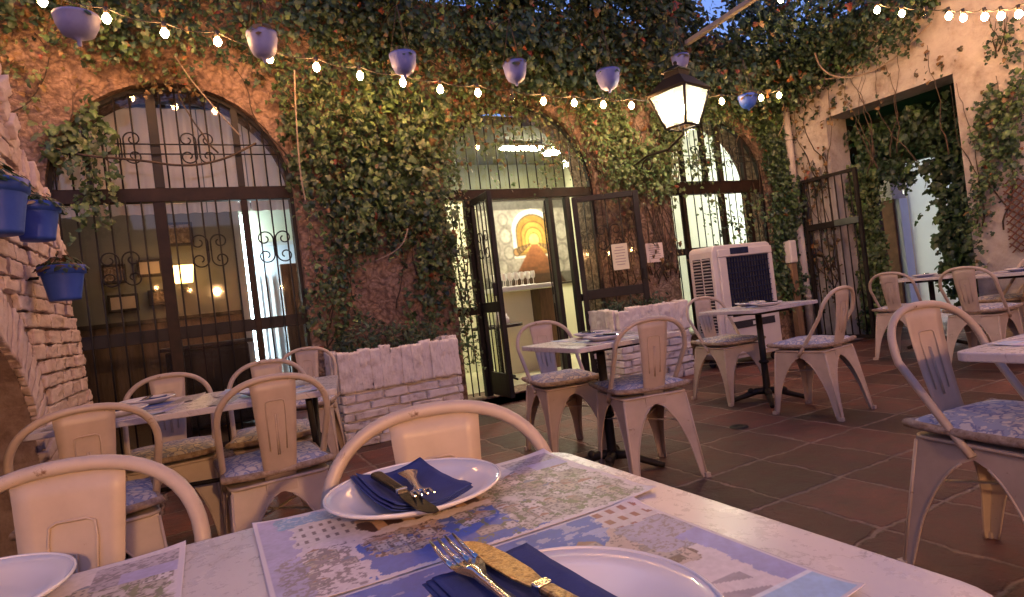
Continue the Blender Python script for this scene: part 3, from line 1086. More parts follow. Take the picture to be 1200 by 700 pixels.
def door_set():
    y = 5.5
    c = (DX0 + DX1) / 2
    t = thing('arched_doorway', (c, y, .1), 'iron framed arched doorway with glazed leaves standing open', 'door')
    L = lambda x, yy, z: (x - c, yy - y, z - .1)
    f = MB()
    outer = [(DX0 + .005, .102), (DX0 + .005, DS)] + [(a, z) for a, z in reversed(arch_pts(c, .895, DS, DR - .005, 28))][1:-1] + [(DX1 - .005, DS), (DX1 - .005, .102)]
    for a, b in zip(outer[:-1], outer[1:]):
        f.bar(L(a[0], y, a[1]), L(b[0], y, b[1]), .05, .05, (0, 1, 0))
    f.build('frame', M['iron'], t)
    MB().box(DX0 + .03 - c, DX1 - .03 - c, -.035, .035, DS - .07 - .1, DS + .03 - .1).build('header', M['iron_brown'], t, .004)
    for x, w in ((2.44, .07), (3.40, .05), (3.62, .06)):
        MB().box(x - w / 2 - c, x + w / 2 - c, -.033, .033, .002, DS - .075 - .1).build('jamb', M['iron'], t, .003)
    gr = MB()
    x = DX0 + .1
    while x < DX1 - .05:
        gr.tube([L(x, y - .02, DS + .035), L(x, y - .02, arch_z(x, c, .9, DS, DR) - .03)], .007, 5)
        x += .112
    gr.build('fan_grille', M['iron'], t, fix=False)
    MB().prism([(a - c, z - .1) for a, z in [(DX0 + .03, DS + .04), (DX1 - .03, DS + .04)] + arch_pts(c, .86, DS + .04, DR - .07, 24)[1:-1]], .02, .025, 'y').build('fan_pane', M['pane'], t)
    # fixed side lights with bars and scrolls
    for xa, xb in ((DX0 + .03, 2.405), (3.655, DX1 - .03)):
        s = MB()
        n = 3
        for i in range(1, n):
            xx = xa + (xb - xa) * i / n
            s.tube([L(xx, y, .12), L(xx, y, DS - .08)], .007, 5)
        scroll(s, (xa + xb) / 2 - c, 1.55 - .1, .13, -.02, r=.004)
        scroll(s, (xa + xb) / 2 - c, .55 - .1, .13, -.02, r=.004)
        s.build('side_grille', M['iron'], t, fix=False)
        MB().box(xa - c, xb - c, -.02, .02, .92 - .1, 1.0 - .1).build('side_rail', M['iron'], t)
        MB().box(xa - c, xb - c, .022, .027, .03, DS - .09 - .1).build('side_pane', M['pane'], t)
    MB().box(DX0 - c, DX1 - c, -.10, .3, -.1, -.002).build('threshold', M['stone'], t, .01)

    def leaf(hx, hy, ang, w, stile_mat, inner=False):
        """door leaf swung about its hinge; local x along the leaf"""
        q = bpy.data.objects.new('door_leaf', None)
        COL.objects.link(q)
        q.parent = t
        q.location = (hx - c, hy - y, .03)
        q.rotation_euler = (0, 0, ang)
        hgt = DS - .22
        fm = MB().box(0, .055, -.02, .02, 0, hgt).box(w - .06, w, -.022, .022, 0, hgt).box(.057, w - .062, -.02, .02, hgt - .06, hgt).box(.057, w - .062, -.02, .02, 0, .22).box(.057, w - .062, -.019, .019, .80, .90)
        fm.build('leaf_frame', stile_mat, q, .003)
        bars = MB()
        for i in range(1, 4):
            xx = .055 + (w - .115) * i / 4
            bars.tube([(xx, 0, .22), (xx, 0, .80)], .007, 5)
            bars.tube([(xx, 0, .90), (xx, 0, hgt - .06)], .007, 5)
        scroll(bars, w / 2, 1.45, .16, -.012, r=.005)
        bars.build('leaf_grille', M['iron'], q, fix=False)
        MB().box(.05, w - .055, .012, .016, .21, hgt - .05).build('leaf_pane', M['pane'], q)
        MB().box(w - .045, w - .015, -.06, -.023, .95, 1.07).build('handle', M['iron'], q, .004)
        return q
    leaf(2.46, 5.455, math.radians(-93), .50, M['iron'])
    leaf(3.66, 5.455, math.radians(-28), .72, M['iron'])
    leaf(3.385, 5.545, math.radians(61), .60, M['iron'])
    return t


door_set()
# notices
def notice(loc, w, h, rz, label, m=None):
    t = thing('paper_notice', loc, label, 'notice', rz)
    MB().box(-w / 2, w / 2, -.002, .002, -h / 2, h / 2).build('sheet', m or M['paper'], t)
    ink = MB()
    for i in range(7):
        ww = w * (.34 if i % 3 else .26)
        ink.box(-ww, ww, -.0034, -.0022, h / 2 - h * (.14 + .11 * i) - .004, h / 2 - h * (.14 + .11 * i) + .004)
    ink.build('faded_lines', M['ink'], t)


notice((4.66, 5.375, 1.37), .25, .22, 0, 'pinkish paper notice on the pier right of the open door')
a_ = math.radians(-28)
notice((3.66 + .44 * math.cos(a_) + .02 * math.sin(a_), 5.455 + .44 * math.sin(a_) - .034, 1.35), .17, .28, a_, 'upright paper notice stuck on the open door leaf', M['cream'])

# ------------------------------------------------------------------ brick oven wall on the left (plane x = -0.72)
def jbox(mb, o, u, v, w, lu, lv, lw, j, rg):
    """jittered brick: origin o, axes u (long) v (up) w (out)"""
    vs = []
    for a in (0, 1):
        for b in (0, 1):
            for c in (0, 1):
                p = o + u * (a * lu) + v * (b * lv) + w * (c * lw)
                p = p + Vector((rg.uniform(-j, j), rg.uniform(-j, j), rg.uniform(-j, j)))
                vs.append(p)
    mb.add(vs, [(0, 1, 3, 2), (4, 6, 7, 5), (0, 4, 5, 1), (2, 3, 7, 6), (0, 2, 6, 4), (1, 5, 7, 3)])


def oven():
    rg = random.Random(11)
    X = -.72
    t = thing('brick_oven', (-.9, 3.9, 0), 'whitewashed pink brick oven wall with an arched mouth and sloping top', 'oven')
    off = Vector((.9, -3.9, 0))
    prof = [(1.2, 2.75), (3.30, 2.45), (3.46, 2.22), (3.64, 2.03), (3.93, 1.93), (4.28, 1.75), (4.50, 1.55), (4.84, .70), (5.0, .30), (5.05, 0)]

    def yend(z):
        for (a, b), (c, d_) in zip(prof[1:], prof[2:]):
            if b >= z >= d_:
                return a + (c - a) * (b - z) / (b - d_ + 1e-9)
        return prof[0][0] if z > 2.75 else 3.3
    ac, az, ri, ro = 2.80, .40, .76, .98
    # core
    poly = [(1.2, 0)] + [(ac - ri, 0)] + [(ac + ri * math.cos(PI - PI * i / 16), az + ri * math.sin(PI * i / 16)) for i in range(17)] + [(ac + ri, 0)] + [(y - .05, z) for y, z in reversed(prof[:-1])]
    poly[-1] = (1.2, 2.75)
    core = MB()
    bm = bmesh.new()
    vs = [bm.verts.new((X - .03, y, z)) for y, z in poly]
    es = [bm.edges.new((vs[i], vs[(i + 1) % len(vs)])) for i in range(len(vs))]
    bmesh.ops.triangle_fill(bm, use_beauty=True, edges=es)
    bm.verts.index_update()
    v0 = [v.co + off for v in bm.verts]
    fc = [tuple(v.index for v in f.verts) for f in bm.faces]
    bm.free()
    core.add(v0, fc)
    core.add([p + Vector((-.5, 0, 0)) for p in v0], fc)
    n = len(v0)
    ring = [Vector((X - .03, y, z)) + off for y, z in poly]
    for i in range(len(ring)):
        a, b2 = ring[i], ring[(i + 1) % len(ring)]
        core.add([a, b2, b2 + Vector((-.5, 0, 0)), a + Vector((-.5, 0, 0))], [(0, 1, 2, 3)])
    core.build('core', M['ovenmortar'], t)
    br = MB()
    U, Vv, W = Vector((0, 1, 0)), Vector((0, 0, 1)), Vector((1, 0, 0))
    z = .0
    row = 0
    while z < 2.7:
        h = rg.uniform(.058, .072)
        ye = yend(z + h) + rg.uniform(-.02, .03)
        y = ye
        first = True
        while y > 2.2:
            l = rg.uniform(.10, .16) if first and row % 2 else rg.uniform(.22, .29)
            y0 = y - l
            m_ = (y0 + l / 2, z + h / 2)
            if math.hypot(m_[0] - ac, max(0, m_[1] - az)) > ro + .07 or m_[0] > ac + ro + .06:
                out = .026 + rg.uniform(-.006, .010) + (.010 if first else 0)
                jbox(br, Vector((X - .03, y0, z)) + off, U, Vv, W, l - .010, h, out, .005, rg)
            y = y0
            first = False
        z += h + rg.uniform(.008, .015)
        row += 1
    br.build('brickwork', M['ovenbrick'], t, rug=.026)
    ringb = MB()
    nb = 38
    for i in range(nb + 1):
        a = PI * .02 + (PI * .96) * i / nb
        rad = Vector((0, math.cos(a), math.sin(a)))
        tan = Vector((0, -math.sin(a), math.cos(a)))
        o = Vector((X - .03, ac, az)) + rad * ri - tan * .031
        jbox(ringb, o + off, tan, rad, W, .052, ro - ri + rg.uniform(-.01, .015), .028 + rg.uniform(-.004, .01), .004, rg)
    ringb.build('arch_ring', M['ovenbrick'], t, rug=.018)
    # sloping soldier course along the top
    cp = MB()
    for (a, b), (c_, d_) in zip(prof[1:6], prof[2:7]):
        L_ = math.hypot(c_ - a, d_ - b)
        k = max(1, int(L_ / .085))
        tan = Vector((0, (c_ - a) / L_, (d_ - b) / L_))
        nor = Vector((0, -tan.z, tan.y))
        for i in range(k):
            o = Vector((X - .32, a, b)) + tan * (L_ * i / k) - nor * .07
            jbox(cp, o + off, tan, nor, W, L_ / k - .012, .13 + rg.uniform(-.01, .02), .33 + rg.uniform(-.01, .025), .006, rg)
    cp.build('coping', M['ovenbrick'], t, rug=.02)
    MB().box(X - .62, X - .56, 1.9, 3.7, 0, 1.4).build('fire_back', M['stove'], t).location = off
    return t


oven()


def blue_pot(loc, r, h, label, tall=0, seed=0, flowers=True):
    t = thing('flower_pot', loc, label, 'flower pot', 0, 'cobalt blue pots on the oven wall')
    pr = [(0, 0), (r * .68, 0), (r * .70, .01), (r * .92, h * .74), (r * .93, h * .76), (r * 1.03, h * .77), (r * 1.05, h), (r * .95, h), (r * .93, h * .9), (0, h * .88)]
    MB().lathe(pr, seg=28).build('pot', M['bluepot'], t)
    MB().lathe([(0, h * .90), (r * .92, h * .90)], seg=20).build('earth', M['soil'], t)
    MB().tube([(-.15, 0, h * .70), (-r * 1.0, 0, h * .70)], .008, 5).build('wall_hook', M['iron'], t)
    rg = np.random.default_rng(seed)
    n = 170
    a = rg.uniform(0, 2 * PI, n)
    rr = r * np.sqrt(rg.random(n)) * 1.05
    P = np.stack([rr * np.cos(a), rr * np.sin(a), h * .92 + rg.random(n) * .09 * (1.2 - rr / r)], 1)
    Nn = np.stack([np.cos(a) * .6, np.sin(a) * .6, rg.uniform(.3, 1, n)], 1)
    T = np.stack([np.cos(a) + rg.normal(0, .4, n), np.sin(a) + rg.normal(0, .4, n), rg.normal(.3, .5, n)], 1)
    tint = DARKG[rg.integers(0, 5, n)] * rg.uniform(.7, 1.5, (n, 1))
    if flowers == 'dry':
        k = rg.random(n) < .5
        tint[k] = np.array((.14, .07, .035))
    elif flowers:
        k = rg.random(n) < .07
        tint[k] = np.array((.42, .30, .16))
    leaves('plant', P, Nn, T, rg.uniform(.025, .055, n), tint, M['flower'], t, 'oval')
    return t


pa, pb, pc = on_x(1, 275, -.585), on_x(45, 282, -.585), on_x(77, 352, -.585)
blue_pot((-.585, pa.y, pa.z), .092, .185, 'blue flower pot cut off by the left edge of the photo', seed=1)
blue_pot((-.585, pb.y, pb.z), .088, .155, 'blue flower pot with yellow flowers, highest on the oven slope', seed=2)
blue_pot((-.585, pc.y, pc.z), .094, .165, 'blue flower pot with dry plants, lowest on the oven wall', seed=3, flowers='dry')

# ------------------------------------------------------------------ whitewashed planters
def planter(x0, x1, label, seed, ribs, zs=.44, zt=.77, y0=4.9):
    rg = random.Random(seed)
    cx = (x0 + x1) / 2
    t = thing('brick_planter', (cx, y0 + .25, 0), label, 'planter', 0, 'whitewashed planters')
    off = Vector((-cx, -y0 - .25, 0))
    y1 = YW - .005
    core = MB().box(x0 + .03 - cx, x1 - .03 - cx, .03 - .25, .12 - .25, 0, zt - .06)
    core.box(x0 + .03 - cx, x0 + .12 - cx, .122 - .25, y1 - y0 - .25, 0, zt - .06).box(x1 - .12 - cx, x1 - .03 - cx, .122 - .25, y1 - y0 - .25, 0, zt - .06)
    core.build('core', M['whitebrick'], t)
    MB().box(x0 + .122 - cx, x1 - .122 - cx, .122 - .25, y1 - y0 - .25, .3, zt - .10).build('soil', M['soil'], t)
    br = MB()
    Z = Vector((0, 0, 1))
    z, row = 0.0, 0
    while z < zs - .03:
        h = rg.uniform(.052, .066)
        for (o, u, w, ln) in ((Vector((x0, y0 + .035, z)), Vector((1, 0, 0)), Vector((0, -1, 0)), x1 - x0), (Vector((x0 + .035, y0, z)), Vector((0, 1, 0)), Vector((-1, 0, 0)), y1 - y0), (Vector((x1 - .035, y0, z)), Vector((0, 1, 0)), Vector((1, 0, 0)), y1 - y0)):
            s = -.12 if row % 2 else 0
            while s < ln:
                l = rg.uniform(.20, .29)
                a, b = max(s, 0), min(s + l, ln)
                if b - a > .03:
                    jbox(br, o + u * a + off, u, Z, w, b - a - .012, h, .034 + rg.uniform(-.008, .012), .007, rg)
                s += l
        z += h + rg.uniform(.010, .018)
        row += 1
    br.build('brickwork', M['whitebrick'], t, rug=.018)
    cp = MB()
    for (o, u, w, ln) in ((Vector((x0, y0 + .05, zs)), Vector((1, 0, 0)), Vector((0, -1, 0)), x1 - x0), (Vector((x0 + .05, y0 + .06, zs)), Vector((0, 1, 0)), Vector((-1, 0, 0)), y1 - y0 - .06), (Vector((x1 - .05, y0 + .06, zs)), Vector((0, 1, 0)), Vector((1, 0, 0)), y1 - y0 - .06)):
        k = max(2, int(ln / ribs))
        for i in range(k):
            hh = zt - zs + rg.uniform(-.022, .018)
            jbox(cp, o + u * (ln * i / k) + off, u, Z, w, ln / k + .004, hh, .06 + rg.uniform(-.006, .010), .004, rg)
    cp.build('upright_tiles', M['whitebrick'], t, rug=.022, lev=4)
    return t


planter(.90, 1.93, 'whitewashed brick planter with scalloped top, left of the open door', 5, .085)
planter(3.68, 4.60, 'whitewashed brick planter right of the open door, beside the air cooler', 6, .12, zs=.50, zt=.80)


def shrub(loc, w, d_, h, n, label, seed, pal=DARKG, size=.05):
    t = thing('low_plant', loc, label, 'plant', 0, 'plants in the planters')
    rg = np.random.default_rng(seed)
    P = np.stack([rg.uniform(-w / 2, w / 2, n), rg.uniform(-d_ / 2, d_ / 2, n), rg.random(n) ** 1.6 * h], 1)
    nz = Noise2(seed)
    P[:, 2] *= .4 + 1.1 * nz(P[:, 0] * 5, P[:, 1] * 5, 2)
    Nn = np.stack([rg.normal(0, .6, n), rg.normal(-.4, .6, n), rg.uniform(.2, 1, n)], 1)
    T = np.stack([rg.normal(0, .7, n), rg.normal(-.3, .6, n), rg.normal(-.1, .6, n)], 1)
    leaves('foliage', P, Nn, T, rg.uniform(.5, 1.3, n) * size, pal[rg.integers(0, len(pal), n)] * rg.uniform(.7, 1.4, (n, 1)), M['leaf'], t, 'oval')
    for i in range(9):
        x, y = rg.uniform(-w / 2, w / 2), rg.uniform(-d_ / 2, d_ / 2)
        MB().tube([(x, y, 0), (x + rg.normal(0, .03), y, h * .4), (x + rg.normal(0, .06), y + rg.normal(0, .04), h * .85)], [.005, .004, .002], 5).build('stem', M['stem'], t, fix=False)


shrub((1.4, 5.17, .67), .84, .36, .28, 1100, 'dark leafy plant filling the planter left of the door', 21)
shrub((4.14, 5.18, .70), .70, .34, .22, 700, 'dark leafy plant filling the planter beside the air cooler', 22)

# ------------------------------------------------------------------ evaporative cooler
def cooler():
    x0, x1, y0, y1, zt = 4.90, 5.82, 4.72, 5.10, 1.345
    cx, cy = (x0 + x1) / 2, (y0 + y1) / 2
    t = thing('air_cooler', (cx, cy, 0), 'off white evaporative air cooler with dark grille, between right window and planter', 'air cooler')
    hw, hd = (x1 - x0) / 2, (y1 - y0) / 2
    rr = lambda w, z0, z1, r: [(-w + r, z0), (w - r, z0), (w, z0 + r), (w, z1 - r), (w - r * .3, z1 - r * .3), (w - r, z1), (-w + r, z1), (-w + r * .3, z1 - r * .3), (-w, z1 - r), (-w, z0 + r)]
    MB().prism(rr(hw, .09, zt, .06), -hd + .03, hd, 'y').build('body', M['plastic'], t, .012)
    # front bezel around the pad, built from four bars
    px0, px1, pz0, pz1 = 5.075 - cx, 5.73 - cx, .60, 1.19
    bz = MB().box(px0 - .11, px0, -hd, -hd + .028, pz0 - .05, pz1 + .02).box(px1, px1 + .065, -hd, -hd + .028, pz0 - .05, pz1 + .02)
    bz.box(px0 - .11, px1 + .065, -hd - .002, -hd + .028, pz1 + .022, zt - .05).box(px0 - .11, px1 + .065, -hd - .002, -hd + .028, .14, pz0 - .052)
    bz.build('front_bezel', M['plastic'], t, .008)
    MB().box(px0 + .002, px1 - .002, -hd + .012, -hd + .029, pz0 - .048, pz1 + .018).build('cooling_pad', M['pad'], t)
    gr = MB()
    for i in range(12):
        z = pz0 - .03 + (pz1 - pz0 + .04) * i / 11
        gr.box(px0 + .003, px1 - .003, -hd - .004, -hd + .010, z - .005, z + .005)
    for i in range(15):
        x = px0 + .02 + (px1 - px0 - .04) * i / 14
        gr.box(x - .003, x + .003, -hd - .001, -hd + .009, pz0 - .045, pz1 + .015)
    gr.build('front_grille', M['display'], t)
    MB().box(px0 + .06, px0 + .34, -hd - .008, -hd - .003, 1.235, 1.305).build('control_panel', M['display'], t, .004)
    MB().box(px0 - .02, px1 - .02, -hd - .007, -hd - .003, .42, .50).build('drawer_slot', M['pad'], t)
    MB().box(px0 + .28, px0 + .34, -hd - .012, -hd - .008, .44, .48).build('latch', M['white_metal'], t)
    for k in range(2):
        lv = MB()
        y_ = -hd + .07 + .14 * k
        for i in range(24):
            z = .42 + i * .034
            lv.bar((-hw - .006, y_, z), (-hw - .006, y_ + .115, z), .016, .006, (.6, 0, 1))
        lv.build('side_louvre', M['plastic'], t)
        MB().box(-hw - .002, -hw - .0005, y_ - .002, y_ + .117, .405, 1.22).build('louvre_recess', M['pad'], t)
    for sx in (-1, 1):
        for sy in (-1, 1):
            MB().tube([(sx * (hw - .1) - .015, sy * (hd - .07), .04), (sx * (hw - .1) + .015, sy * (hd - .07), .04)], .04, 14).box(sx * (hw - .1) - .02, sx * (hw - .1) + .02, sy * (hd - .07) - .02, sy * (hd - .07) + .02, .082, .0895).build('caster', M['pad'], t)


cooler()
# post with switch box
t = thing('socket_post', (6.80, 5.26, 0), 'weathered wooden post carrying a white socket box, right of the air cooler', 'post')
MB().box(-.05, .05, -.04, .04, 0, 1.06).build('post', M['wood_post'], t, .006)
MB().box(-.065, .065, -.06, .05, 1.065, 1.36).build('socket_box', M['plastic'], t, .02)
# white downpipe in the corner
t = thing('downpipe', (7.08, 5.30, 0), 'flaking white downpipe in the back right corner', 'pipe')
MB().tube([(0, 0, 0), (0, 0, 1.7)], .05, 12).build('lower_pipe', M['whitewash'], t)
MB().tube([(.005, 0, 1.69), (.005, 0, 3.35)], .046, 12).build('upper_pipe', M['whitewash'], t)
for z in (.6, 1.69, 2.7):
    MB().tube([(0, 0, z - .02), (0, 0, z + .02)], .057, 12).build('pipe_bracket', M['whitewash'], t)

# iron gate leaf folded against the side wall
t = thing('iron_gate', (7.12, 4.85, 0), 'black barred iron gate leaf standing open by the doorway', 'gate')
f_ = MB().box(-.02, .02, -.38, -.34, .05, 2.12).box(-.02, .02, .34, .38, .05, 2.12).box(-.02, .02, -.338, .338, 2.08, 2.12).box(-.02, .02, -.338, .338, .05, .09)
f_.build('gate_frame', M['iron'], t)
b_ = MB()
for i in range(7):
    y_ = -.28 + i * .093
    b_.tube([(0, y_, .09), (0, y_, 2.08)], .008, 6)
b_.build('bars', M['iron'], t, fix=False)
MB().box(-.024, .024, -.338, .338, 1.45, 1.53).build('mid_rail', M['iron'], t, .003)
MB().box(-.05, -.026, -.36, -.05, 1.455, 1.535).build('bolt', rough('verdigris_bolt', [(.3, (.06, .08, .07)), (.7, (.10, .13, .11))], 8, .6, .1), t, .006)

# ------------------------------------------------------------------ passage behind the right doorway
p = thing('covered_passage', (8.2, 4.3, 0), 'dark covered passage beyond the tall square doorway', 'passage')
o_ = Vector((-8.2, -4.3, 0))
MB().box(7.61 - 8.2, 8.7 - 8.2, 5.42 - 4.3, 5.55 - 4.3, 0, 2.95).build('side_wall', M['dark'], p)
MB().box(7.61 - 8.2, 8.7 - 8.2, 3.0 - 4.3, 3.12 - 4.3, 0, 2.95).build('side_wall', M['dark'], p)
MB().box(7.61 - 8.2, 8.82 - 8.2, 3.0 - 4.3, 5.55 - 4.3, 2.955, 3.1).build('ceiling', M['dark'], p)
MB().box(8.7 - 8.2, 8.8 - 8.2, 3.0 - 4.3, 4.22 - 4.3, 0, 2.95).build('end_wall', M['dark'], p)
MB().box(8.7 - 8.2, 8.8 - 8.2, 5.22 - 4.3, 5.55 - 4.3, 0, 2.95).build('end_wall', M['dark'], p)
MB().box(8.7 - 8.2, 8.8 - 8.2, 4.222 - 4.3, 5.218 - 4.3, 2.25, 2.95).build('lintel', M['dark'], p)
w_ = MB().box(10.6, 10.75, 2.5, 9.0, 0, 4.5).build('garden_wall', M['palewall'])
tag(w_, 'pale bluish white wall lit beyond the dark passage', 'wall')
bp_ = on_x(1046, 280, 9.35)
t = thing('brick_pillar', (9.35, bp_.y, 0), 'brown brick pillar with white capital beyond the passage', 'pillar')
MB().box(-.14, .14, -.14, .14, 0, 1.83).build('shaft', M['brick'], t, .006)
MB().box(-.17, .17, -.17, .17, 1.832, 1.90).box(-.15, .15, -.15, .15, 1.902, 2.7).build('capital', M['whitewash'], t, .01)
MB().box(-.10, .10, -.22, -.142, 0, 1.83).build('pale_edge', M['palewall'], t, .004)
# unseen lamp added outside to light the pale wall
t = thing('wall_lamp', (10.45, 6.6, 2.6), 'unseen cool white lamp added beyond the passage, behind the jamb', 'lamp')
MB().box(.02, .14, -.04, .04, -.05, .05).build('bracket', M['iron'], t)
MB().ball((-.06, 0, 0), .08).build('globe', emit('cool_fill_globe', (.80, .88, 1.0), 1500), t)
t = thing('exit_lamp', (7.72, 5.34, 2.08), 'small green glowing lamp among ivy at the passage mouth', 'lamp')
MB().box(-.06, .06, 0, .07, -.05, .05).build('housing', M['plastic'], t, .004)
MB().box(-.05, .05, -.014, -.002, -.04, .04).build('lens', emit('green_lens', (.10, 1, .28), 40), t)

# trellis
t = thing('wall_trellis', (7.17, 2.55, 1.2), 'dark red diamond trellis on the white side wall at the right edge', 'trellis')
A, B, z0, z1 = -.75, .50, -.30, .42
tr = [MB(), MB()]
for sgn in (0, 1):
    k = A - (z1 - z0)
    while k < B + (z1 - z0):
        pts = []
        s = 1 if sgn == 0 else -1
        # line y = k + s*(z-z0) clipped
        y_a, y_b = k, k + s * (z1 - z0)
        za, zb = z0, z1
        def clip(y):
            return z0 + (y - k) * s
        ya_, yb_ = min(max(y_a, A), B), min(max(y_b, A), B)
        za, zb = clip(ya_), clip(yb_)
        if abs(zb - za) > .03 and z0 - .001 <= za <= z1 + .001 and z0 - .001 <= zb <= z1 + .001:
            tr[sgn].bar((-.006 if sgn else .006, ya_, za), (-.006 if sgn else .006, yb_, zb), .010, .016, (1, 0, 0))
        k += .075
tr[0].build('slats', M['trellis'], t, fix=False)
tr[1].build('crossing_slats', M['trellis'], t, fix=False)

# drain cover
dr = MB().lathe([(0, .004), (.028, .004), (.03, .009), (.055, .009), (.062, .002)], seg=24).build('drain_cover', M['iron'])
dr.location = (3.09, 2.94, .001)
tag(dr, 'small round dark drain cover in the tiled floor', 'drain')

# ------------------------------------------------------------------ metal cafe chair
def chair_proto():
    t = thing('metal_chair', (0, 0, 0), 'chair', 'chair', 0, 'cream metal chairs')
    T = .178
    # seat plate with a rolled rim
    n = 10
    rim = []
    for k in range(4):
        cx, cy = [(1, 1), (-1, 1), (-1, -1), (1, -1)][k]
        for i in range(6):
            a = PI / 2 * k + PI / 2 * i / 5
            rim.append((cx * (T - .03) + .034 * math.cos(a), cy * (T - .03) + .034 * math.sin(a)))
    s = MB()
    s.prism(rim, .444, .452)
    s.tube([(x, y, .446) for x, y in rim], .0075, 6, closed=True)
    s.build('seat', M['chair'], t)
    # legs: two flared sheet flanges each, arches between them
    F = [(.205, .215), (-.205, .215), (-.205, -.255), (.205, -.255)]
    C = [(T, T), (-T, T), (-T, -T), (T, -T)]
    rows = [0, .045, .09] + [.09 + .91 * (i / 15) ** 1.15 for i in range(1, 16)]
    for k in range(4):
        lg = MB()
        top, foot = Vector((*C[k], .444)), Vector((*F[k], 0))
        for other in ((k + 1) % 4, (k - 1) % 4):
            t2, f2 = Vector((*C[other], .444)), Vector((*F[other], 0))
            vs, inner = [], []
            for q in rows:
                O = top.lerp(foot, q)
                # outer edge bows out slightly near the foot
                O2 = t2.lerp(f2, q)
                d = (O2 - O)
                half = d.length / 2
                d.normalize()
                base = .026 + .040 * (1 - q) ** .8
                if q <= .10:
                    w = half - .0005
                else:
                    u = min(1, (q - .10) / .62)
                    w = base + (half - base) * (1 - math.sqrt(max(0, 1 - (1 - u) ** 2)))
                    inner.append(O + d * w)
                vs += [O, O + d * w]
            m_ = len(rows)
            lg.add(vs, [(2 * i, 2 * i + 1, 2 * i + 3, 2 * i + 2) for i in range(m_ - 1)], True)
            # thickness on the inside
            inw = Vector((-(top.x + t2.x), -(top.y + t2.y), 0)).normalized() * .003
            lg.add([Vector(v) + inw for v in vs], [(2 * i, 2 * i + 2, 2 * i + 3, 2 * i + 1) for i in range(m_ - 1)], True)
            lg.tube(inner, .0042, 5)
        lg.tube([top + Vector((0, 0, -.01)), foot], .006, 6)
        lg.box(foot.x - .014, foot.x + .014, foot.y - .014, foot.y + .014, 0, .022)
        lg.build('leg', M['chair'], t, fix=False)
    # cross brace under the seat
    b = MB()
    b.bar((.172, .182, .30), (-.172, -.208, .30), .018, .004).bar((-.172, .182, .295), (.172, -.208, .295), .018, .004)
    b.build('brace', M['chair'], t)
    # back tube
    bt = MB()
    pts = []
    for sx in (-1, 1):
        side = [(.188, .00, .415), (.190, -.03, .455), (.196, -.115, .575), (.202, -.19, .685)]
        arc = []
        for i in range(1, 13):
            a = PI / 2 * i / 12
            e = 2 / 2.35
            arc.append((.202 * abs(math.cos(a)) ** e, -.19 - .062 * math.sin(a), .685 + .165 * abs(math.sin(a)) ** e))
        side += arc
        side = [(sx * x, y, z) for x, y, z in side]
        pts = side if sx < 0 else pts + list(reversed(side[:-1]))
    bt.tube(pts, .0125, 10)
    bt.build('back_frame', M['chair'], t, fix=False)
    # splat with pressed outline
    sp = MB()
    nz_, nx_ = 10, 6
    vs = []
    for i in range(nz_ + 1):
        u = i / nz_
        w = .058 + .026 * u
        y = -.172 - .075 * u - .012 * math.sin(PI * u)
        z = .452 + .388 * u
        for j in range(nx_ + 1):
            v = j / nx_ * 2 - 1
            vs.append((v * w, y - .006 * (1 - v * v), z))
    sp.add(vs, [(i * (nx_ + 1) + j, i * (nx_ + 1) + j + 1, (i + 1) * (nx_ + 1) + j + 1, (i + 1) * (nx_ + 1) + j) for i in range(nz_) for j in range(nx_)], True)
    o = sp.build('splat', M['chair'], t, solid=.003)
    def P(v, u, off):
        w = .058 + .026 * u
        return (v * w, -.172 - .075 * u - .012 * math.sin(PI * u) - .006 * (1 - v * v) + off, .452 + .388 * u)
    for off in (-.0035, .0035):
        em = MB()
        path = [(-.46, .30), (-.46, .72), (-.42, .785), (-.28, .80), (0, .80), (.28, .80), (.42, .785), (.46, .72), (.46, .30)]
        em.tube([P(v, u, off) for v, u in path], .0026, 5)
        em.tube([P(-.05, .25, off), P(-.05, .66, off)], .002, 4).tube([P(.05, .25, off), P(.05, .66, off)], .002, 4)
        em.build('pressed_outline', M['chair'], o, fix=False)
    MB().box(-.058, .058, -.186, -.1795, .40, .4515).build('splat_foot', M['chair'], t, .002)
    return t


def cushion_mesh():
    n = 14
    vs, fs = [], []
    rg = Noise2(8)
    for side in (1, -1):
        for i in range(n + 1):
            for j in range(n + 1):
                u, v = i / n * 2 - 1, j / n * 2 - 1
                e = max(0, (1 - u ** 4) * (1 - v ** 4)) ** .5
                pin = 1 - .05 * (1 - abs(u * v)) * 1.0
                x, y = u * .20 * (pin if abs(v) > .99 else 1), v * .20 * (pin if abs(u) > .99 else 1)
                z = .028 + side * (.006 + .034 * e * (1 if side > 0 else .62)) + (.012 * (float(rg(np.array([u * 2.5 + 5]), np.array([v * 2.5 + 5]))[0]) - .5) * e if side > 0 else 0)
                z += .010 * (abs(u * v) ** 3)
                vs.append((x, y, z))
    m_ = (n + 1) ** 2
    for s in (0, 1):
        for i in range(n):
            for j in range(n):
                q = [s * m_ + i * (n + 1) + j, s * m_ + i * (n + 1) + j + 1, s * m_ + (i + 1) * (n + 1) + j + 1, s * m_ + (i + 1) * (n + 1) + j]
                fs.append(tuple(q if s == 0 else reversed(q)))
    mb = MB()
    mb.add(vs, fs, True)
    return mb


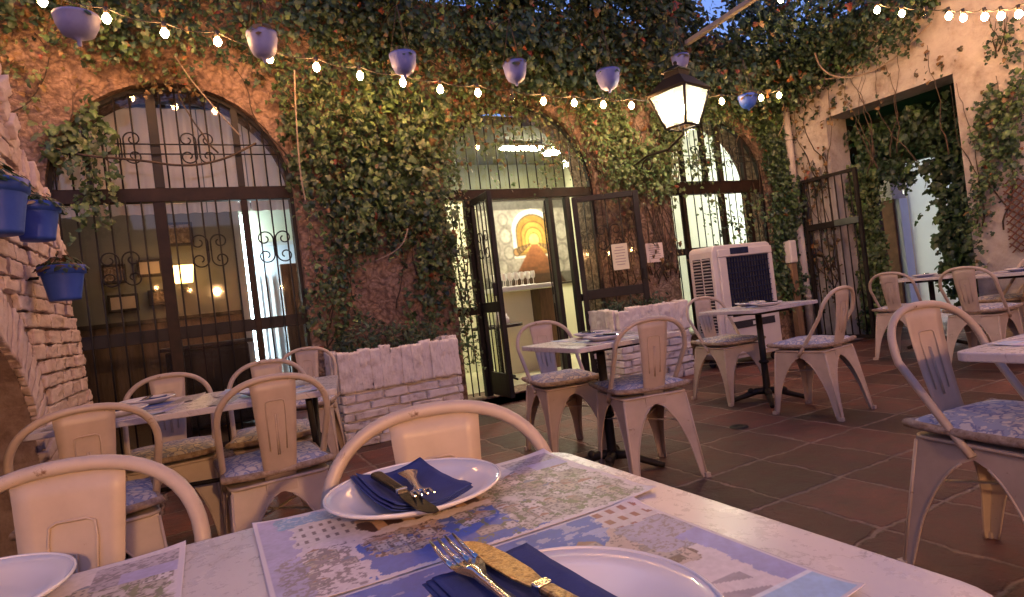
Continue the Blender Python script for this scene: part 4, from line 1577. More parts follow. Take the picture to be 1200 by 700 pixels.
def cushion_proto():
    t = thing('seat_cushion', (0, 0, 0), 'cushion', 'cushion', 0, 'patterned seat cushions')
    cushion_mesh().build('cover', M['fabric'], t, fix=False)
    pts = []
    for k in range(4):
        a, b = [(-.2, -.2), (.2, -.2), (.2, .2), (-.2, .2)][k], [(.2, -.2), (.2, .2), (-.2, .2), (-.2, -.2)][k]
        for i in range(8):
            u = i / 8
            bow = 1 - .05 * math.sin(PI * u)
            x, y = a[0] + (b[0] - a[0]) * u, a[1] + (b[1] - a[1]) * u
            pts.append((x * (bow if abs(x) == .2 else 1), y * (bow if abs(y) == .2 else 1), max(.0145, .028 + .010 * (abs(x * y) / .04) ** 3)))
    MB().tube(pts, .014, 8, closed=True).build('edge_band', M['piping'], t, fix=False)
    return t


CH = [
    (2.08, 2.66, -13, 'on the near side of the square table before the open door'),
    (2.02, 3.38, 172, 'on the far side of the square table before the open door'),
    (3.74, 2.80, 6, 'on the near side of the bistro table before the air cooler'),
    (3.79, 3.63, 173, 'on the far side of the bistro table, close to the air cooler'),
    (2.13, .95, 171, 'largest on the right, tucked under the table at the right edge'),
    (6.15, 3.55, -83, 'in the back right, nearest the ivy jamb of the tall doorway'),
    (5.77, 2.70, -87, 'in the back right, nearer the trellis'),
    (.19, 2.70, 3, 'on the near side of the left table, at its right end'),
    (-.42, 2.60, 11, 'on the near side of the left table, next to the brick oven'),
    (-.28, .985, 167, 'cut off at the lower left corner, at the front table'),
    (.29, .835, 164, 'at the centre of the front table, behind the laid plate'),
    (-.21, 3.46, 180, 'on the far side of the left table, next to the brick oven'),
    (.26, 3.43, 175, 'on the far side of the left table, at its right end'),
    (.58, 4.50, 163, 'standing by itself at the left end of the scalloped planter'),
    (6.72, 2.98, 5, 'deep in the back right, between the two tables by the side wall'),
]
cp_, cu_ = chair_proto(), cushion_proto()
for i, (x, y, a, where) in enumerate(CH):
    o = cp_ if i == 0 else copy_tree(cp_)
    o.location = (x, y, .0005)
    o.rotation_euler = (0, 0, math.radians(a))
    o['label'] = 'cream metal chair ' + where
    if i in (9, 10):
        continue
    c = cu_ if i == 0 else copy_tree(cu_)
    ar = math.radians(a)
    c.location = (x - .012 * math.sin(ar), y + .012 * math.cos(ar), .4535)
    c.rotation_euler = (0, 0, ar + (random.uniform(-.06, .06)))
    c['label'] = 'cushion on the chair ' + ' '.join(where.split()[:12])


# ------------------------------------------------------------------ tables
def rrect(x0, x1, y0, y1, r, n=6):
    out = []
    for cx, cy, a0 in ((x1 - r, y1 - r, 0), (x0 + r, y1 - r, PI / 2), (x0 + r, y0 + r, PI), (x1 - r, y0 + r, 1.5 * PI)):
        for i in range(n + 1):
            a = a0 + PI / 2 * i / n
            out.append((cx + r * math.cos(a), cy + r * math.sin(a)))
    return out


def table(loc, w, d_, rz, label, peds=((0, 0),), r=.03, brace=False, thick=.026):
    t = thing('cafe_table', loc, label, 'table', math.radians(rz), 'white topped tables')
    MB().prism(rrect(-w / 2, w / 2, -d_ / 2, d_ / 2, r), .75 - thick, .75).build('tabletop', M['marble'], t, .004)
    for px, py in peds:
        if brace:
            lg = MB()
            for s in (-1, 1):
                lg.tube([(px, -s * d_ * .40, .01), (px, s * d_ * .36, .75 - thick - .012)], .014, 8)
            lg.build('crossed_leg', M['iron'], t, fix=False)
            continue
        c = MB().tube([(px, py, .06), (px, py, .12), (px, py, .30), (px, py, .75 - thick - .03)], [.034, .028, .025, .025], 12)
        c.lathe([(.032, .0), (.04, .012), (.032, .024)], (px, py, .30), 12)
        c.build('column', M['iron'], t)
        MB().box(px - .16, px + .16, py - .16, py + .16, .75 - thick - .028, .75 - thick - .001).build('top_plate', M['iron'], t)
        f = MB()
        for k in range(4):
            a = k * PI / 2 + PI / 4
            c_, s_ = math.cos(a), math.sin(a)
            f.tube([(px, py, .085), (px + .08 * c_, py + .08 * s_, .082), (px + .18 * c_, py + .18 * s_, .045), (px + .26 * c_, py + .26 * s_, .02), (px + .285 * c_, py + .285 * s_, .014)], [.03, .026, .02, .018, .014], 8)
            f.ball((px + .12 * c_, py + .12 * s_, .085), .026, 8, 6)
        f.build('foot_cross', M['iron'], t)
    if brace:
        MB().tube([(peds[0][0], 0, .385), (peds[-1][0], 0, .385)], .010, 8).build('stretcher', M['iron'], t, fix=False)
    return t


table((-.15, .61, 0), 1.41, .73, 0, 'white veined front table laid with plates and picture placemats', ((-.45, 0), (.40, -.05)), r=.055)
table((1.985, 2.85, 0), .70, .62, 0, 'square white table standing before the open door')
table((3.85, 3.33, 0), .72, .56, 0, 'small white bistro table standing before the air cooler')
table((2.20, .52, 0), .82, .80, 0, 'white table cut off by the right edge, near the largest right chair', ((.05, -.1),))
table((6.80, 3.62, 0), .68, .68, 0, 'white table in the back right, by the tall doorway')
table((6.42, 2.62, 0), .68, .72, 0, 'white table in the back right, under the trellis')
ang = math.atan2(-.205, 1.0)
cxl, cyl = .46 - .57 * math.cos(ang) - .33 * math.sin(ang), 2.615 - .57 * math.sin(ang) + .33 * math.cos(ang)
table((cxl, cyl, 0), 1.14, .66, math.degrees(ang), 'long white table beside the brick oven, laid with blue napkins', ((-.45, 0), (.45, 0)), brace=True)


# ------------------------------------------------------------------ placemats (painted sheet meshes)
def houses(c, U, Vv, seed, n, box, w, h, smin, smax):
    rg = np.random.default_rng(seed)
    for k in range(n):
        hw, hh = rg.uniform(smin, smax), rg.uniform(smin, smax) * 1.1
        x0, y0 = rg.uniform(box[0], box[1]) * w, rg.uniform(box[2], box[3]) * h
        m = (U > x0) & (U < x0 + hw) & (Vv > y0) & (Vv < y0 + hh)
        if not m.any():
            continue
        wall = np.array([(.58, .54, .53), (.50, .44, .38), (.42, .38, .36), (.60, .57, .58), (.36, .30, .25)][rg.integers(0, 5)])
        c[m] = wall * rg.uniform(.85, 1.08)
        fx, fy = ((U - x0) / hw * max(2, int(hw / .008))) % 1, ((Vv - y0) / hh * max(2, int(hh / .009))) % 1
        c[m & (fx > .32) & (fx < .68) & (fy > .3) & (fy < .72)] = (.15, .13, .14)
        e = m & ((U - x0 < .0016) | (x0 + hw - U < .0016) | (Vv - y0 < .0016))
        c[e] = (.20, .18, .18)
        rf = (Vv > y0 + hh) & (Vv < y0 + hh + hw * .42 * (1 - abs((U - x0) / hw * 2 - 1))) & (U > x0) & (U < x0 + hw)
        c[rf] = np.array([(.30, .17, .12), (.24, .22, .22), (.34, .24, .18), (.18, .21, .30)][rg.integers(0, 4)])


def mat_paint(U, Vv, seed, w, h):
    """old-town picture collage; U, V in metres on the sheet"""
    A, B, C_ = Noise2(seed), Noise2(seed + 1), Noise2(seed + 2)
    u, v = U / w, Vv / h
    wob = (A(U * 70, Vv * 70, 5) - .5)
    c = np.empty(U.shape + (3,))
    c[:] = (.62, .57, .60)
    g = B(U * 30, Vv * 30, 4)

    def put(mask, col, var=.25, tex=None):
        q = g if tex is None else tex
        c[mask] = np.array(col) * (1 - var + 2 * var * q[mask])[:, None]
    uu, vv = u + .05 * wob, v + .06 * wob
    # sky
    put((uu > .22) & (uu < .66) & (vv < .46) & (vv > .02), (.055, .12, .44), .18)
    cl = (A(U * 50, Vv * 90, 4) > .64) & (uu > .25) & (uu < .64) & (vv < .42) & (vv > .2)
    put(cl, (.34, .38, .56), .2)
    # grey town sketch
    tw = (vv > .40) & (vv < .74) & (uu > .45) & (uu < .97)
    put(tw, (.40, .37, .33), .3)
    sk = A(U * 210, Vv * 260, 4)
    put(tw & (sk > .56), (.16, .14, .13), .3)
    put(tw & (C_(U * 70, Vv * 60, 2) > .60), (.52, .48, .46), .2)
    put(tw & (C_(U * 90, Vv * 60, 3) > .66), (.17, .19, .11), .3)
    tw2 = (uu > .60) & (uu < .98) & (vv > .03) & (vv < .46)
    put(tw2, (.46, .43, .41), .3)
    put(tw2 & (A(U * 240, Vv * 300, 3) > .55), (.20, .18, .17), .3)
    put(tw2 & (C_(U * 80, Vv * 60, 3) > .60), (.56, .53, .53), .15)
    houses(c, U, Vv, seed, 46, (.46, .92, .06, .66), w, h, .014, .034)
    put((C_(U * 110, Vv * 80, 4) > .64) & (uu > .46) & (uu < .97) & (vv < .72), (.15, .18, .10), .3)
    # pale road swash
    put((abs(vv - .43 - .10 * (uu - .3)) < .035) & (uu < .62), (.66, .60, .62), .08)
    # stone facade with dark openings
    st = (uu > .24) & (uu < .44) & (vv > .16 + .5 * abs(uu - .34)) & (vv < .44)
    put(st & (A(U * 160, Vv * 160, 4) > .42), (.46, .36, .31), .3)
    put(st & (A(U * 230, Vv * 200, 3) > .57), (.11, .07, .06), .3)
    houses(c, U, Vv, seed + 5, 16, (.03, .17, .04, .42), w, h, .010, .024)
    houses(c, U, Vv, seed + 3, 12, (.25, .40, .17, .36), w, h, .012, .026)
    # arcade of brown arches
    ar = (vv > .50) & (vv < .70) & (uu > .26) & (uu < .60)
    put(ar, (.50, .33, .20), .2)
    ph = (u * 13) % 1
    put(ar & (abs(ph - .5) < .3) & (vv < .60 + .06 * np.sqrt(np.clip(1 - ((ph - .5) / .3) ** 2, 0, 1))), (.07, .035, .03), .3)
    # white house with window rows
    wh = (uu > .10) & (uu < .26) & (vv > .52) & (vv < .86)
    put(wh, (.60, .56, .56), .12)
    pw, pv = (u * 38) % 1, (v * 11) % 1
    put(wh & (pw > .3) & (pw < .7) & (pv > .25) & (pv < .7), (.15, .12, .14), .2)
    # left lilac column and domes
    put((uu < .09), (.36, .33, .52), .25)
    put((uu > .03) & (uu < .2) & (vv < .46) & (A(U * 190, Vv * 230, 4) > .5), (.25, .21, .24), .35)
    # teal roof panel
    rf = (uu > .05) & (uu < .27) & (vv > .84 - .25 * abs(uu - .16)) & (vv < .97)
    put(rf, (.18, .34, .52), .25)
    put(rf & (sk > .6), (.40, .50, .60), .2)
    # grey lilac picture at the far right
    pr = (u > .80) & (u < .985) & (v > .70) & (v < .95)
    put(pr, (.38, .35, .42), .3)
    put(pr & (sk > .55), (.20, .18, .22), .3)
    put((u > .86) & (u < .985) & (v > .70) & (v < .82), (.35, .34, .56), .12)
    # fine speckle of print and a pale margin
    c *= (.86 + .28 * C_(U * 220, Vv * 220, 2))[..., None]
    bd = (u < .012) | (u > .988) | (v < .016) | (v > .984)
    c[bd] = (.60, .55, .60)
    return c


def mat_paint_b(U, Vv, seed, w, h):
    A, B, C_ = Noise2(seed), Noise2(seed + 1), Noise2(seed + 2)
    u, v = U / w, Vv / h
    wob = A(U * 70, Vv * 70, 5) - .5
    g = B(U * 30, Vv * 30, 4)
    sk = A(U * 210, Vv * 260, 4)
    c = np.empty(U.shape + (3,))
    c[:] = (.62, .57, .60)
    uu, vv = u + .05 * wob, v + .06 * wob

    def put(mask, col, var=.25):
        c[mask] = np.array(col) * (1 - var + 2 * var * g[mask])[:, None]
    put((uu < .22), (.40, .36, .34), .3)
    put((uu < .22) & (sk > .55), (.20, .18, .17), .3)
    put((uu > .22) & (uu < .88) & (vv > .52), (.055, .12, .44), .18)
    put((A(U * 50, Vv * 90, 4) > .64) & (uu > .25) & (uu < .85) & (vv > .6), (.30, .35, .56), .2)
    bl = (uu > .55) & (uu < .90) & (vv > .42) & (vv < .62 + .22 * np.sin(u * 9) ** 2)
    put(bl, (.50, .40, .36), .25)
    ph = (u * 17) % 1
    put(bl & (abs(ph - .5) < .28) & (vv > .46) & (vv < .58), (.13, .08, .07), .3)
    put(bl & (sk > .62), (.22, .17, .15), .3)
    houses(c, U, Vv, seed, 16, (.56, .84, .46, .66), w, h, .016, .036)
    houses(c, U, Vv, seed + 2, 12, (.02, .18, .1, .9), w, h, .014, .03)
    tr = (uu > .84) & (uu < .98) & (vv > .80)
    put(tr, (.56, .51, .52), .1)
    pw, pv = (u * 26) % 1, (v * 12) % 1
    put(tr & (pw > .25) & (pw < .75) & (pv > .25) & (pv < .75), (.26, .10, .08), .2)
    put((uu > .84) & (vv > .52) & (vv < .80), (.36, .34, .46), .25)
    put((uu > .84) & (vv > .52) & (vv < .80) & (sk > .58), (.24, .21, .22), .3)
    put((uu > .93) & (vv < .62), (.30, .30, .58), .2)
    # pale paper with slanting dark stripes
    put((uu > .62) & (uu < .93) & (vv < .44), (.62, .56, .60), .06)
    ps = (v * 9 + u * 6) % 1
    put((u > .66) & (u < .80 + .1 * (v < .3)) & (v < .38) & (ps > .55), (.30, .26, .33), .2)
    # light blue card corner
    cd = (u > .80) & (v < .16)
    put(cd, (.28, .44, .66), .2)
    put((abs(u - .80) < .008) & (v < .165) | (u > .80) & (abs(v - .16) < .008), (.62, .66, .74), .05)
    c *= (.86 + .28 * C_(U * 220, Vv * 220, 2))[..., None]
    bd = (u < .010) | (u > .990) | (v < .014) | (v > .986)
    c[bd] = (.60, .55, .60)
    return c


def placemat(x0, x1, y0, y1, z, label, seed, step=.0017, rz=0, loc=None, fn=mat_paint, group='picture placemats'):
    w, h = x1 - x0, y1 - y0
    nx, ny = int(w / step) + 1, int(h / step) + 1
    U, Vv = np.meshgrid(np.linspace(0, w, nx), np.linspace(0, h, ny))
    c = fn(U, Vv, seed, w, h)
    nz = Noise2(seed + 9)
    Z = .0015 + .0012 * nz(U * 8, Vv * 8, 2) + .006 * (abs(U / w * 2 - 1) ** 7) * (abs(Vv / h * 2 - 1) ** 7)
    V = np.stack([U - w / 2, Vv - h / 2, Z], -1).reshape(-1, 3)
    idx = np.arange(nx * ny).reshape(ny, nx)
    F = np.stack([idx[:-1, :-1], idx[:-1, 1:], idx[1:, 1:], idx[1:, :-1]], -1).reshape(-1, 4)
    o = array_mesh('placemat', V, F, c.reshape(-1, 3), M['paint'], smooth=True)
    o.location = loc if loc else ((x0 + x1) / 2, (y0 + y1) / 2, z)
    o.rotation_euler = (0, 0, rz)
    tag(o, label, 'placemat', group)
    sm = o.modifiers.new('solid', 'SOLIDIFY')
    sm.thickness = .0006
    sm.offset = -1
    return o


placemat(.03, .525, .658, .968, .75, 'far picture placemat under the plate with knife and fork', 40)
placemat(-.02, .478, .335, .652, .75, 'near blue-sky picture placemat under the large front plate', 50, fn=mat_paint_b)
placemat(-.56, -.055, .66, .965, .75, 'greyish picture placemat at the lower left corner', 60)


# ------------------------------------------------------------------ plates, napkins, cutlery
def plate_mesh(r):
    pr = [(0, .004), (r * .52, .004), (r * .56, .0), (r * .62, .003), (r * .80, .012), (r * .97, .021), (r, .024), (r * .985, .026), (r * .80, .0175), (r * .62, .009), (r * .55, .0075), (0, .007)]
    return MB().lathe(pr, seg=56)


def plate(x, y, z, r, label):
    t = thing('dinner_plate', (x, y, z), label, 'plate', 0, 'white plates')
    plate_mesh(r).build('dish', M['ceramic'], t)
    MB().tube([(r * .985 * math.cos(2 * PI * i / 56), r * .985 * math.sin(2 * PI * i / 56), .0250) for i in range(56)], .0022, 6, closed=True).build('rim', M['ceramic'], t, fix=False)
    return t


def napkin(loc, w, h, rz, label, curl=.004, layers=3):
    nx, ny = 14, 18
    t = thing('napkin', loc, label, 'napkin', rz, 'navy napkins')
    rg = Noise2(int(abs(loc[0]) * 1000) % 60)
    for k in range(layers):
        vs, fs = [], []
        ins = .004 * k
        for i in range(ny + 1):
            for j in range(nx + 1):
                u, v = j / nx - .5, i / ny - .5
                n = float(rg(np.array([u * 5 + 9]), np.array([v * 5 + 9]))[0]) - .5
                vs.append((u * (w - ins) + ins * .3 * k, v * (h - ins) + .002 * n, .0022 * k + curl * (4 * u * u + 2.5 * v * v) + .004 * n * (k > 0)))
        for i in range(ny):
            for j in range(nx):
                q = i * (nx + 1) + j
                fs.append((q, q + 1, q + nx + 2, q + nx + 1))
        mb = MB().add(vs, fs, True)
        mb.build('folded_layer', M['napkin'], t, solid=.0012)
    return t


def fork(loc, rz, label, mt, tilt=0.0, L=.19):
    t = thing('fork', loc, label, 'fork', rz, 'forks')
    t.rotation_euler = (tilt, 0, rz)
    h = MB()
    prof = [(-.5, .0105), (-.49, .012), (-.42, .011), (-.25, .006), (0, .0042), (.12, .005), (.20, .011), (.26, .0125)]
    vs, fs = [], []
    for s, w in prof:
        y = s * L
        zb = .004 + .010 * max(0, (s - .05)) - .0
        w *= 1.3
        for x, z in ((-w, zb), (0, zb + .0022), (w, zb), (0, zb - .0012)):
            vs.append((x, y, z))
    for i in range(len(prof) - 1):
        for k in range(4):
            fs.append((i * 4 + k, i * 4 + (k + 1) % 4, i * 4 + 4 + (k + 1) % 4, i * 4 + 4 + k))
    fs += [(3, 2, 1, 0), tuple(len(vs) - 4 + k for k in range(4))]
    h.add(vs, fs, True)
    h.build('handle', mt, t)
    for k in range(4):
        x = (-.0098 + k * .00655) * 1.35
        MB().tube([(x, .255 * L, .0062), (x, .33 * L, .0068), (x * .98, .42 * L, .0095), (x * .95, .5 * L, .0135)], [.0027, .0026, .0023, .0011], 6).build('tine', mt, t, fix=False)
    return t


def knife(loc, rz, label, mh, mb_, L=.215, wb=.0125, tilt=0.0, blade_first=False):
    t = thing('knife', loc, label, 'knife', rz, 'knives')
    t.rotation_euler = (tilt, 0, rz)
    hp = [(-.5 * L, 0), (-.495 * L, .007), (-.47 * L, .0095), (-.3 * L, .0088), (-.06 * L, .0072), (-.02 * L, .0075)]
    poly = [(x, y) for y, x in hp] + [(-x, y) for y, x in reversed(hp[1:])]
    MB().prism(poly, .0, .0085).build('handle', mh, t, .003)
    MB().prism(rrect(-.0082, .0082, -.019 * L, .02 * L, .003, 3), -.0004, .0089).build('bolster', M['steel'], t, .001)
    bp = [(-.0075, .022 * L), (.0075, .022 * L), (wb * .85, .12 * L), (wb, .28 * L), (wb * .9, .40 * L), (wb * .55, .47 * L), (0, .5 * L), (-wb * .5, .485 * L), (-wb * .7, .42 * L), (-wb * .72, .12 * L)]
    MB().prism(bp, .0032, .0052).build('blade', mb_, t, .0007)
    return t


plate(.252, .885, .7532, .132, 'white plate with napkin, knife and fork laid on it')
napkin((.243, .888, .7645), .118, .215, math.radians(2), 'navy napkin under the knife and fork on the far plate', curl=.012)
knife((.219, .835, .7835), math.radians(181 + 2), 'black handled knife on the navy napkin', M['black_handle'], M['black_handle'], L=.245, wb=.0135)
fork((.246, .855, .7815), math.radians(180 - 9), 'small fork lying beside the black handled knife', M['steel'], 0.0, L=.17)
plate(.228, .425, .7532, .132, 'large white plate cut off by the bottom edge')
napkin((.214, .452, .7785), .112, .20, math.radians(3), 'navy napkin under the fork and gold toned knife at the bottom', curl=.003)
fork((.1955, .478, .789), math.radians(2), 'steel fork with bluish tines at the bottom of the photo', M['steel'], 0.0, L=.235)
knife((.2275, .452, .789), math.radians(6), 'worn knife with painted gold reflection beside the fork at the bottom', M['steel_gold_sheen'], M['steel_gold_sheen'], L=.275, wb=.0150)
plate(-.300, .895, .7532, .132, 'white plate cut off at the lower left corner')
napkin((-.325, .885, .7660), .115, .20, math.radians(8), 'navy napkin on the plate at the lower left corner', curl=.010)


def place_setting(x, y, rz, z, where, seed):
    c, s = math.cos(rz), math.sin(rz)
    def at(dx, dy, dz):
        return (x + dx * c - dy * s, y + dx * s + dy * c, z + dz)
    placemat(-.215, .215, -.15, .15, z, 'blue picture placemat ' + where, seed, .005, rz, at(0, 0, 0), fn=mat_paint_b)
    p = plate(*at(0, 0, .0035), .115, 'white plate ' + where)
    napkin(at(-.02, 0, .0165), .10, .17, rz + .1, 'navy napkin on the plate ' + where, .006, 2)
    knife(at(.0, 0, .0285), rz + .12, 'knife on the plate ' + where, M['black_handle'], M['steel'], L=.19)


place_setting(1.93, 2.72, 0, .75, 'on the near side of the table before the open door', 70)
place_setting(2.05, 3.00, PI, .75, 'on the far side of the table before the open door', 73)
place_setting(3.80, 3.20, 0, .75, 'on the near side of the bistro table', 76)
place_setting(3.92, 3.46, PI, .75, 'on the far side of the bistro table', 79)
def LT(dx, dy):
    c, s = math.cos(ang), math.sin(ang)
    return cxl + dx * c - dy * s, cyl + dx * s + dy * c
place_setting(*LT(-.30, -.16), ang, .75, 'near left on the long left table', 82)
place_setting(*LT(.28, -.16), ang, .75, 'near right on the long left table', 85)
place_setting(*LT(-.28, .17), ang + PI, .75, 'far left on the long left table', 88)
place_setting(*LT(.24, .17), ang + PI, .75, 'far right on the long left table', 91)
place_setting(2.13, .74, PI, .75, 'on the table at the right edge', 94)
place_setting(6.70, 3.62, PI / 2, .75, 'on the back table by the tall doorway', 97)
place_setting(6.30, 2.62, PI / 2, .75, 'on the back table under the trellis', 100)
# lattice-back chair beyond the trellis table
t = thing('lattice_chair', (7.0, 2.52, 0), 'white lattice back chair behind the back right table', 'chair')
fr = MB().tube([(0.05, -.24, .44), (.10, -.25, .70), (.12, -.20, .90), (.125, 0, .96), (.12, .20, .90), (.10, .25, .70), (.05, .24, .44)], .018, 8)
fr.build('back_frame', M['white_metal'], t, fix=False)
la = MB()
for k in range(-4, 5):
    la.bar((.09 + .03, k * .055 - .05, .60), (.12, k * .055 + .05, .88), .012, .008, (1, 0, 0)).bar((.083 + .03, k * .055 + .05, .60), (.113, k * .055 - .05, .88), .012, .008, (1, 0, 0))
la.build('lattice', M['white_metal'], t, fix=False)
MB().prism(rrect(-.22, .12, -.24, .24, .06), .43, .455).build('seat', M['white_metal'], t, .004)
for sx in (-.18, .09):
    for sy in (-.2, .2):
        MB().tube([(sx, sy, .428), (sx * 1.1, sy * 1.08, 0)], .016, 8).build('leg', M['white_metal'], t, fix=False)


# ------------------------------------------------------------------ hanging pots over the arches
def hanging_pot(px, py, wpx, hgt, label, m, Y=4.60, round_=False):
    p = on_y(px, py, Y)
    dep = p.x * _fw.x + Y * _fw.y
    r = wpx / FPX * dep / 2 * .84
    hgt *= .88
    t = thing('hanging_pot', (p.x, Y, p.z), label, 'hanging pot', 0, 'pale blue pots hanging over the arches')
    if round_:
        pr = [(r * .06, -hgt), (r * .10, -hgt + .01), (r * .11, -hgt + .04), (r * .35, -hgt + .055), (r * .72, -hgt * .55), (r * .94, -hgt * .22), (r, 0), (r * 1.03, .005), (r * 1.03, .02), (r * .95, .02), (r * .9, -.02), (0, -.03)]
    else:
        pr = [(r * .04, -hgt), (r * .12, -hgt + .008), (r * .13, -hgt * .84), (r * .42, -hgt * .80), (r * .70, -hgt * .68), (r * .88, -hgt * .44), (r * .96, -hgt * .18), (r * .99, -.01), (r * 1.02, 0), (r * 1.02, .02), (r * .93, .02), (r * .88, -.02), (0, -.03)]
    MB().lathe(pr, seg=28).build('bowl', m, t)
    for k in range(3):
        a = k * 2.1 + .5
        MB().tube([(r * .98 * math.cos(a), r * .98 * math.sin(a), .01), (0, .0, .42)], .003, 5).build('hanging_wire', M['stem'], t, fix=False)
    MB().tube([(0, 0, .42), (0, .18, .46), (0, YW - Y, .44)], .005, 5).build('wall_hook', M['iron'], t, fix=False)
    rg = np.random.default_rng(int(px))
    n = 60
    a = rg.uniform(0, 2 * PI, n)
    rr = r * .9 * np.sqrt(rg.random(n))
    P = np.stack([rr * np.cos(a), rr * np.sin(a), .0 + rg.random(n) * .06], 1)
    leaves('plant', P, np.stack([np.cos(a), np.sin(a), np.ones(n)], 1), np.stack([np.cos(a), np.sin(a), rg.normal(.3, .5, n)], 1), rg.uniform(.03, .07, n), np.concatenate([DARKG, DRY])[rg.integers(0, 9, n)], M['leaf'], t)


hanging_pot(90, 23, 55, .20, 'pale round pot hanging at the far upper left', M['greypot'], round_=True)
hanging_pot(307, 43, 41, .22, 'violet blue pot hanging in ivy with a bulb in front of it', M['greypot'])
hanging_pot(472, 67, 37, .20, 'violet blue pot hanging over the ivy pier left of the door', M['palepot'])
hanging_pot(603, 77, 33, .21, 'violet blue pot hanging above the door arch', M['palepot'])
hanging_pot(712, 86, 33, .22, 'violet blue pot hanging right of the door arch', M['palepot'])
hanging_pot(797, 68, 24, .16, 'dark violet pot hanging just above the lantern', M['palepot'])
hanging_pot(876, 114, 25, .17, 'small deep blue pot hanging right of the lantern', M['bluepot'])


# ------------------------------------------------------------------ string lights
def string_lights(label, bulbs, unlit=(), sag=.03, lead_in=(), lead_out=(), br=.027):
    t = thing('string_lights', tuple(bulbs[0]), label, 'string lights', 0, 'festoon bulb strings')
    o0 = Vector(bulbs[0])
    pts = [Vector(p) for p in lead_in] + [Vector(b) + Vector((0, 0, .075)) for b in bulbs] + [Vector(p) for p in lead_out]
    path = []
    for a, b in zip(pts[:-1], pts[1:]):
        for i in range(4):
            u = i / 4
            path.append(a.lerp(b, u) - Vector((0, 0, sag * 4 * u * (1 - u))) - o0)
    path.append(pts[-1] - o0)
    MB().tube(path, .0045, 5).build('cable', M['cable'], t, fix=False)
    for i, b in enumerate(bulbs):
        p = Vector(b) - o0
        mb = MB().lathe([(.0005, -br * 1.25), (br * .5, -br * 1.08), (br * .92, -br * .45), (br, 0), (br * .85, br * .55), (br * .5, br * 1.0), (br * .42, br * 1.25)], p, 10)
        bo = mb.build('bulb', M['bulb_off'] if i in unlit else M['bulb'], t, fix=False)
        MB().lathe([(.012, br * 1.2), (.016, br * 1.3), (.016, .078), (.0, .082)], p, 8).build('socket', M['socket'], bo, fix=False)
    return t


b1 = [tuple(on_y(px, py, 4.75)) for px, py in ((50, 2), (125, 22), (193, 39), (255, 49), (316, 69), (371, 79), (422, 89), (472, 97), (516, 105), (560, 109), (600, 114), (637, 119), (673, 121), (707, 123), (740, 124), (776, 123))]
b1 = [(-1.34, 4.75, 3.55), (-1.03, 4.75, 3.42)] + b1
b1 += [tuple(on_y(px, py, 4.75)) for px, py in ((846, 119), (892, 115), (913, 112))]
string_lights('warm bulb string draped along the whole back wall above the arches', b1, unlit=(12, ), lead_in=[(-2, 5.35, 3.95)], lead_out=[(7.15, 5.25, 3.5)])
b3 = [tuple(on_x(px, py, 6.15)) for px, py in ((915, 0), (950, 2), (1000, 2), (1028, 12), (1057, 16), (1086, 18), (1112, 19), (1129, 21), (1154, 20), (1173, 19), (1194, 17))]
unseen_bulbs = [(6.1, 1.9, 2.85), (6.0, 1.3, 2.85), (5.8, .5, 2.85), (5.4, -.5, 2.8), (4.9, -1.4, 2.65), (4.5, -2.3, 2.5)]  # unseen bulbs added overhead and behind the camera for warm light
unseen_bulbs += [(4.0 - .6 * k, -3.2, 2.25 - .35 * math.sin(PI * k / 9)) for k in range(10)]
string_lights('warm bulb string at the upper right along the white wall, with an unseen run added overhead and behind', b3 + unseen_bulbs, unlit=(1, 2, 5), lead_in=[(6.6, 5.2, 4.1)], lead_out=[(-2.4, -3.48, 2.6)])


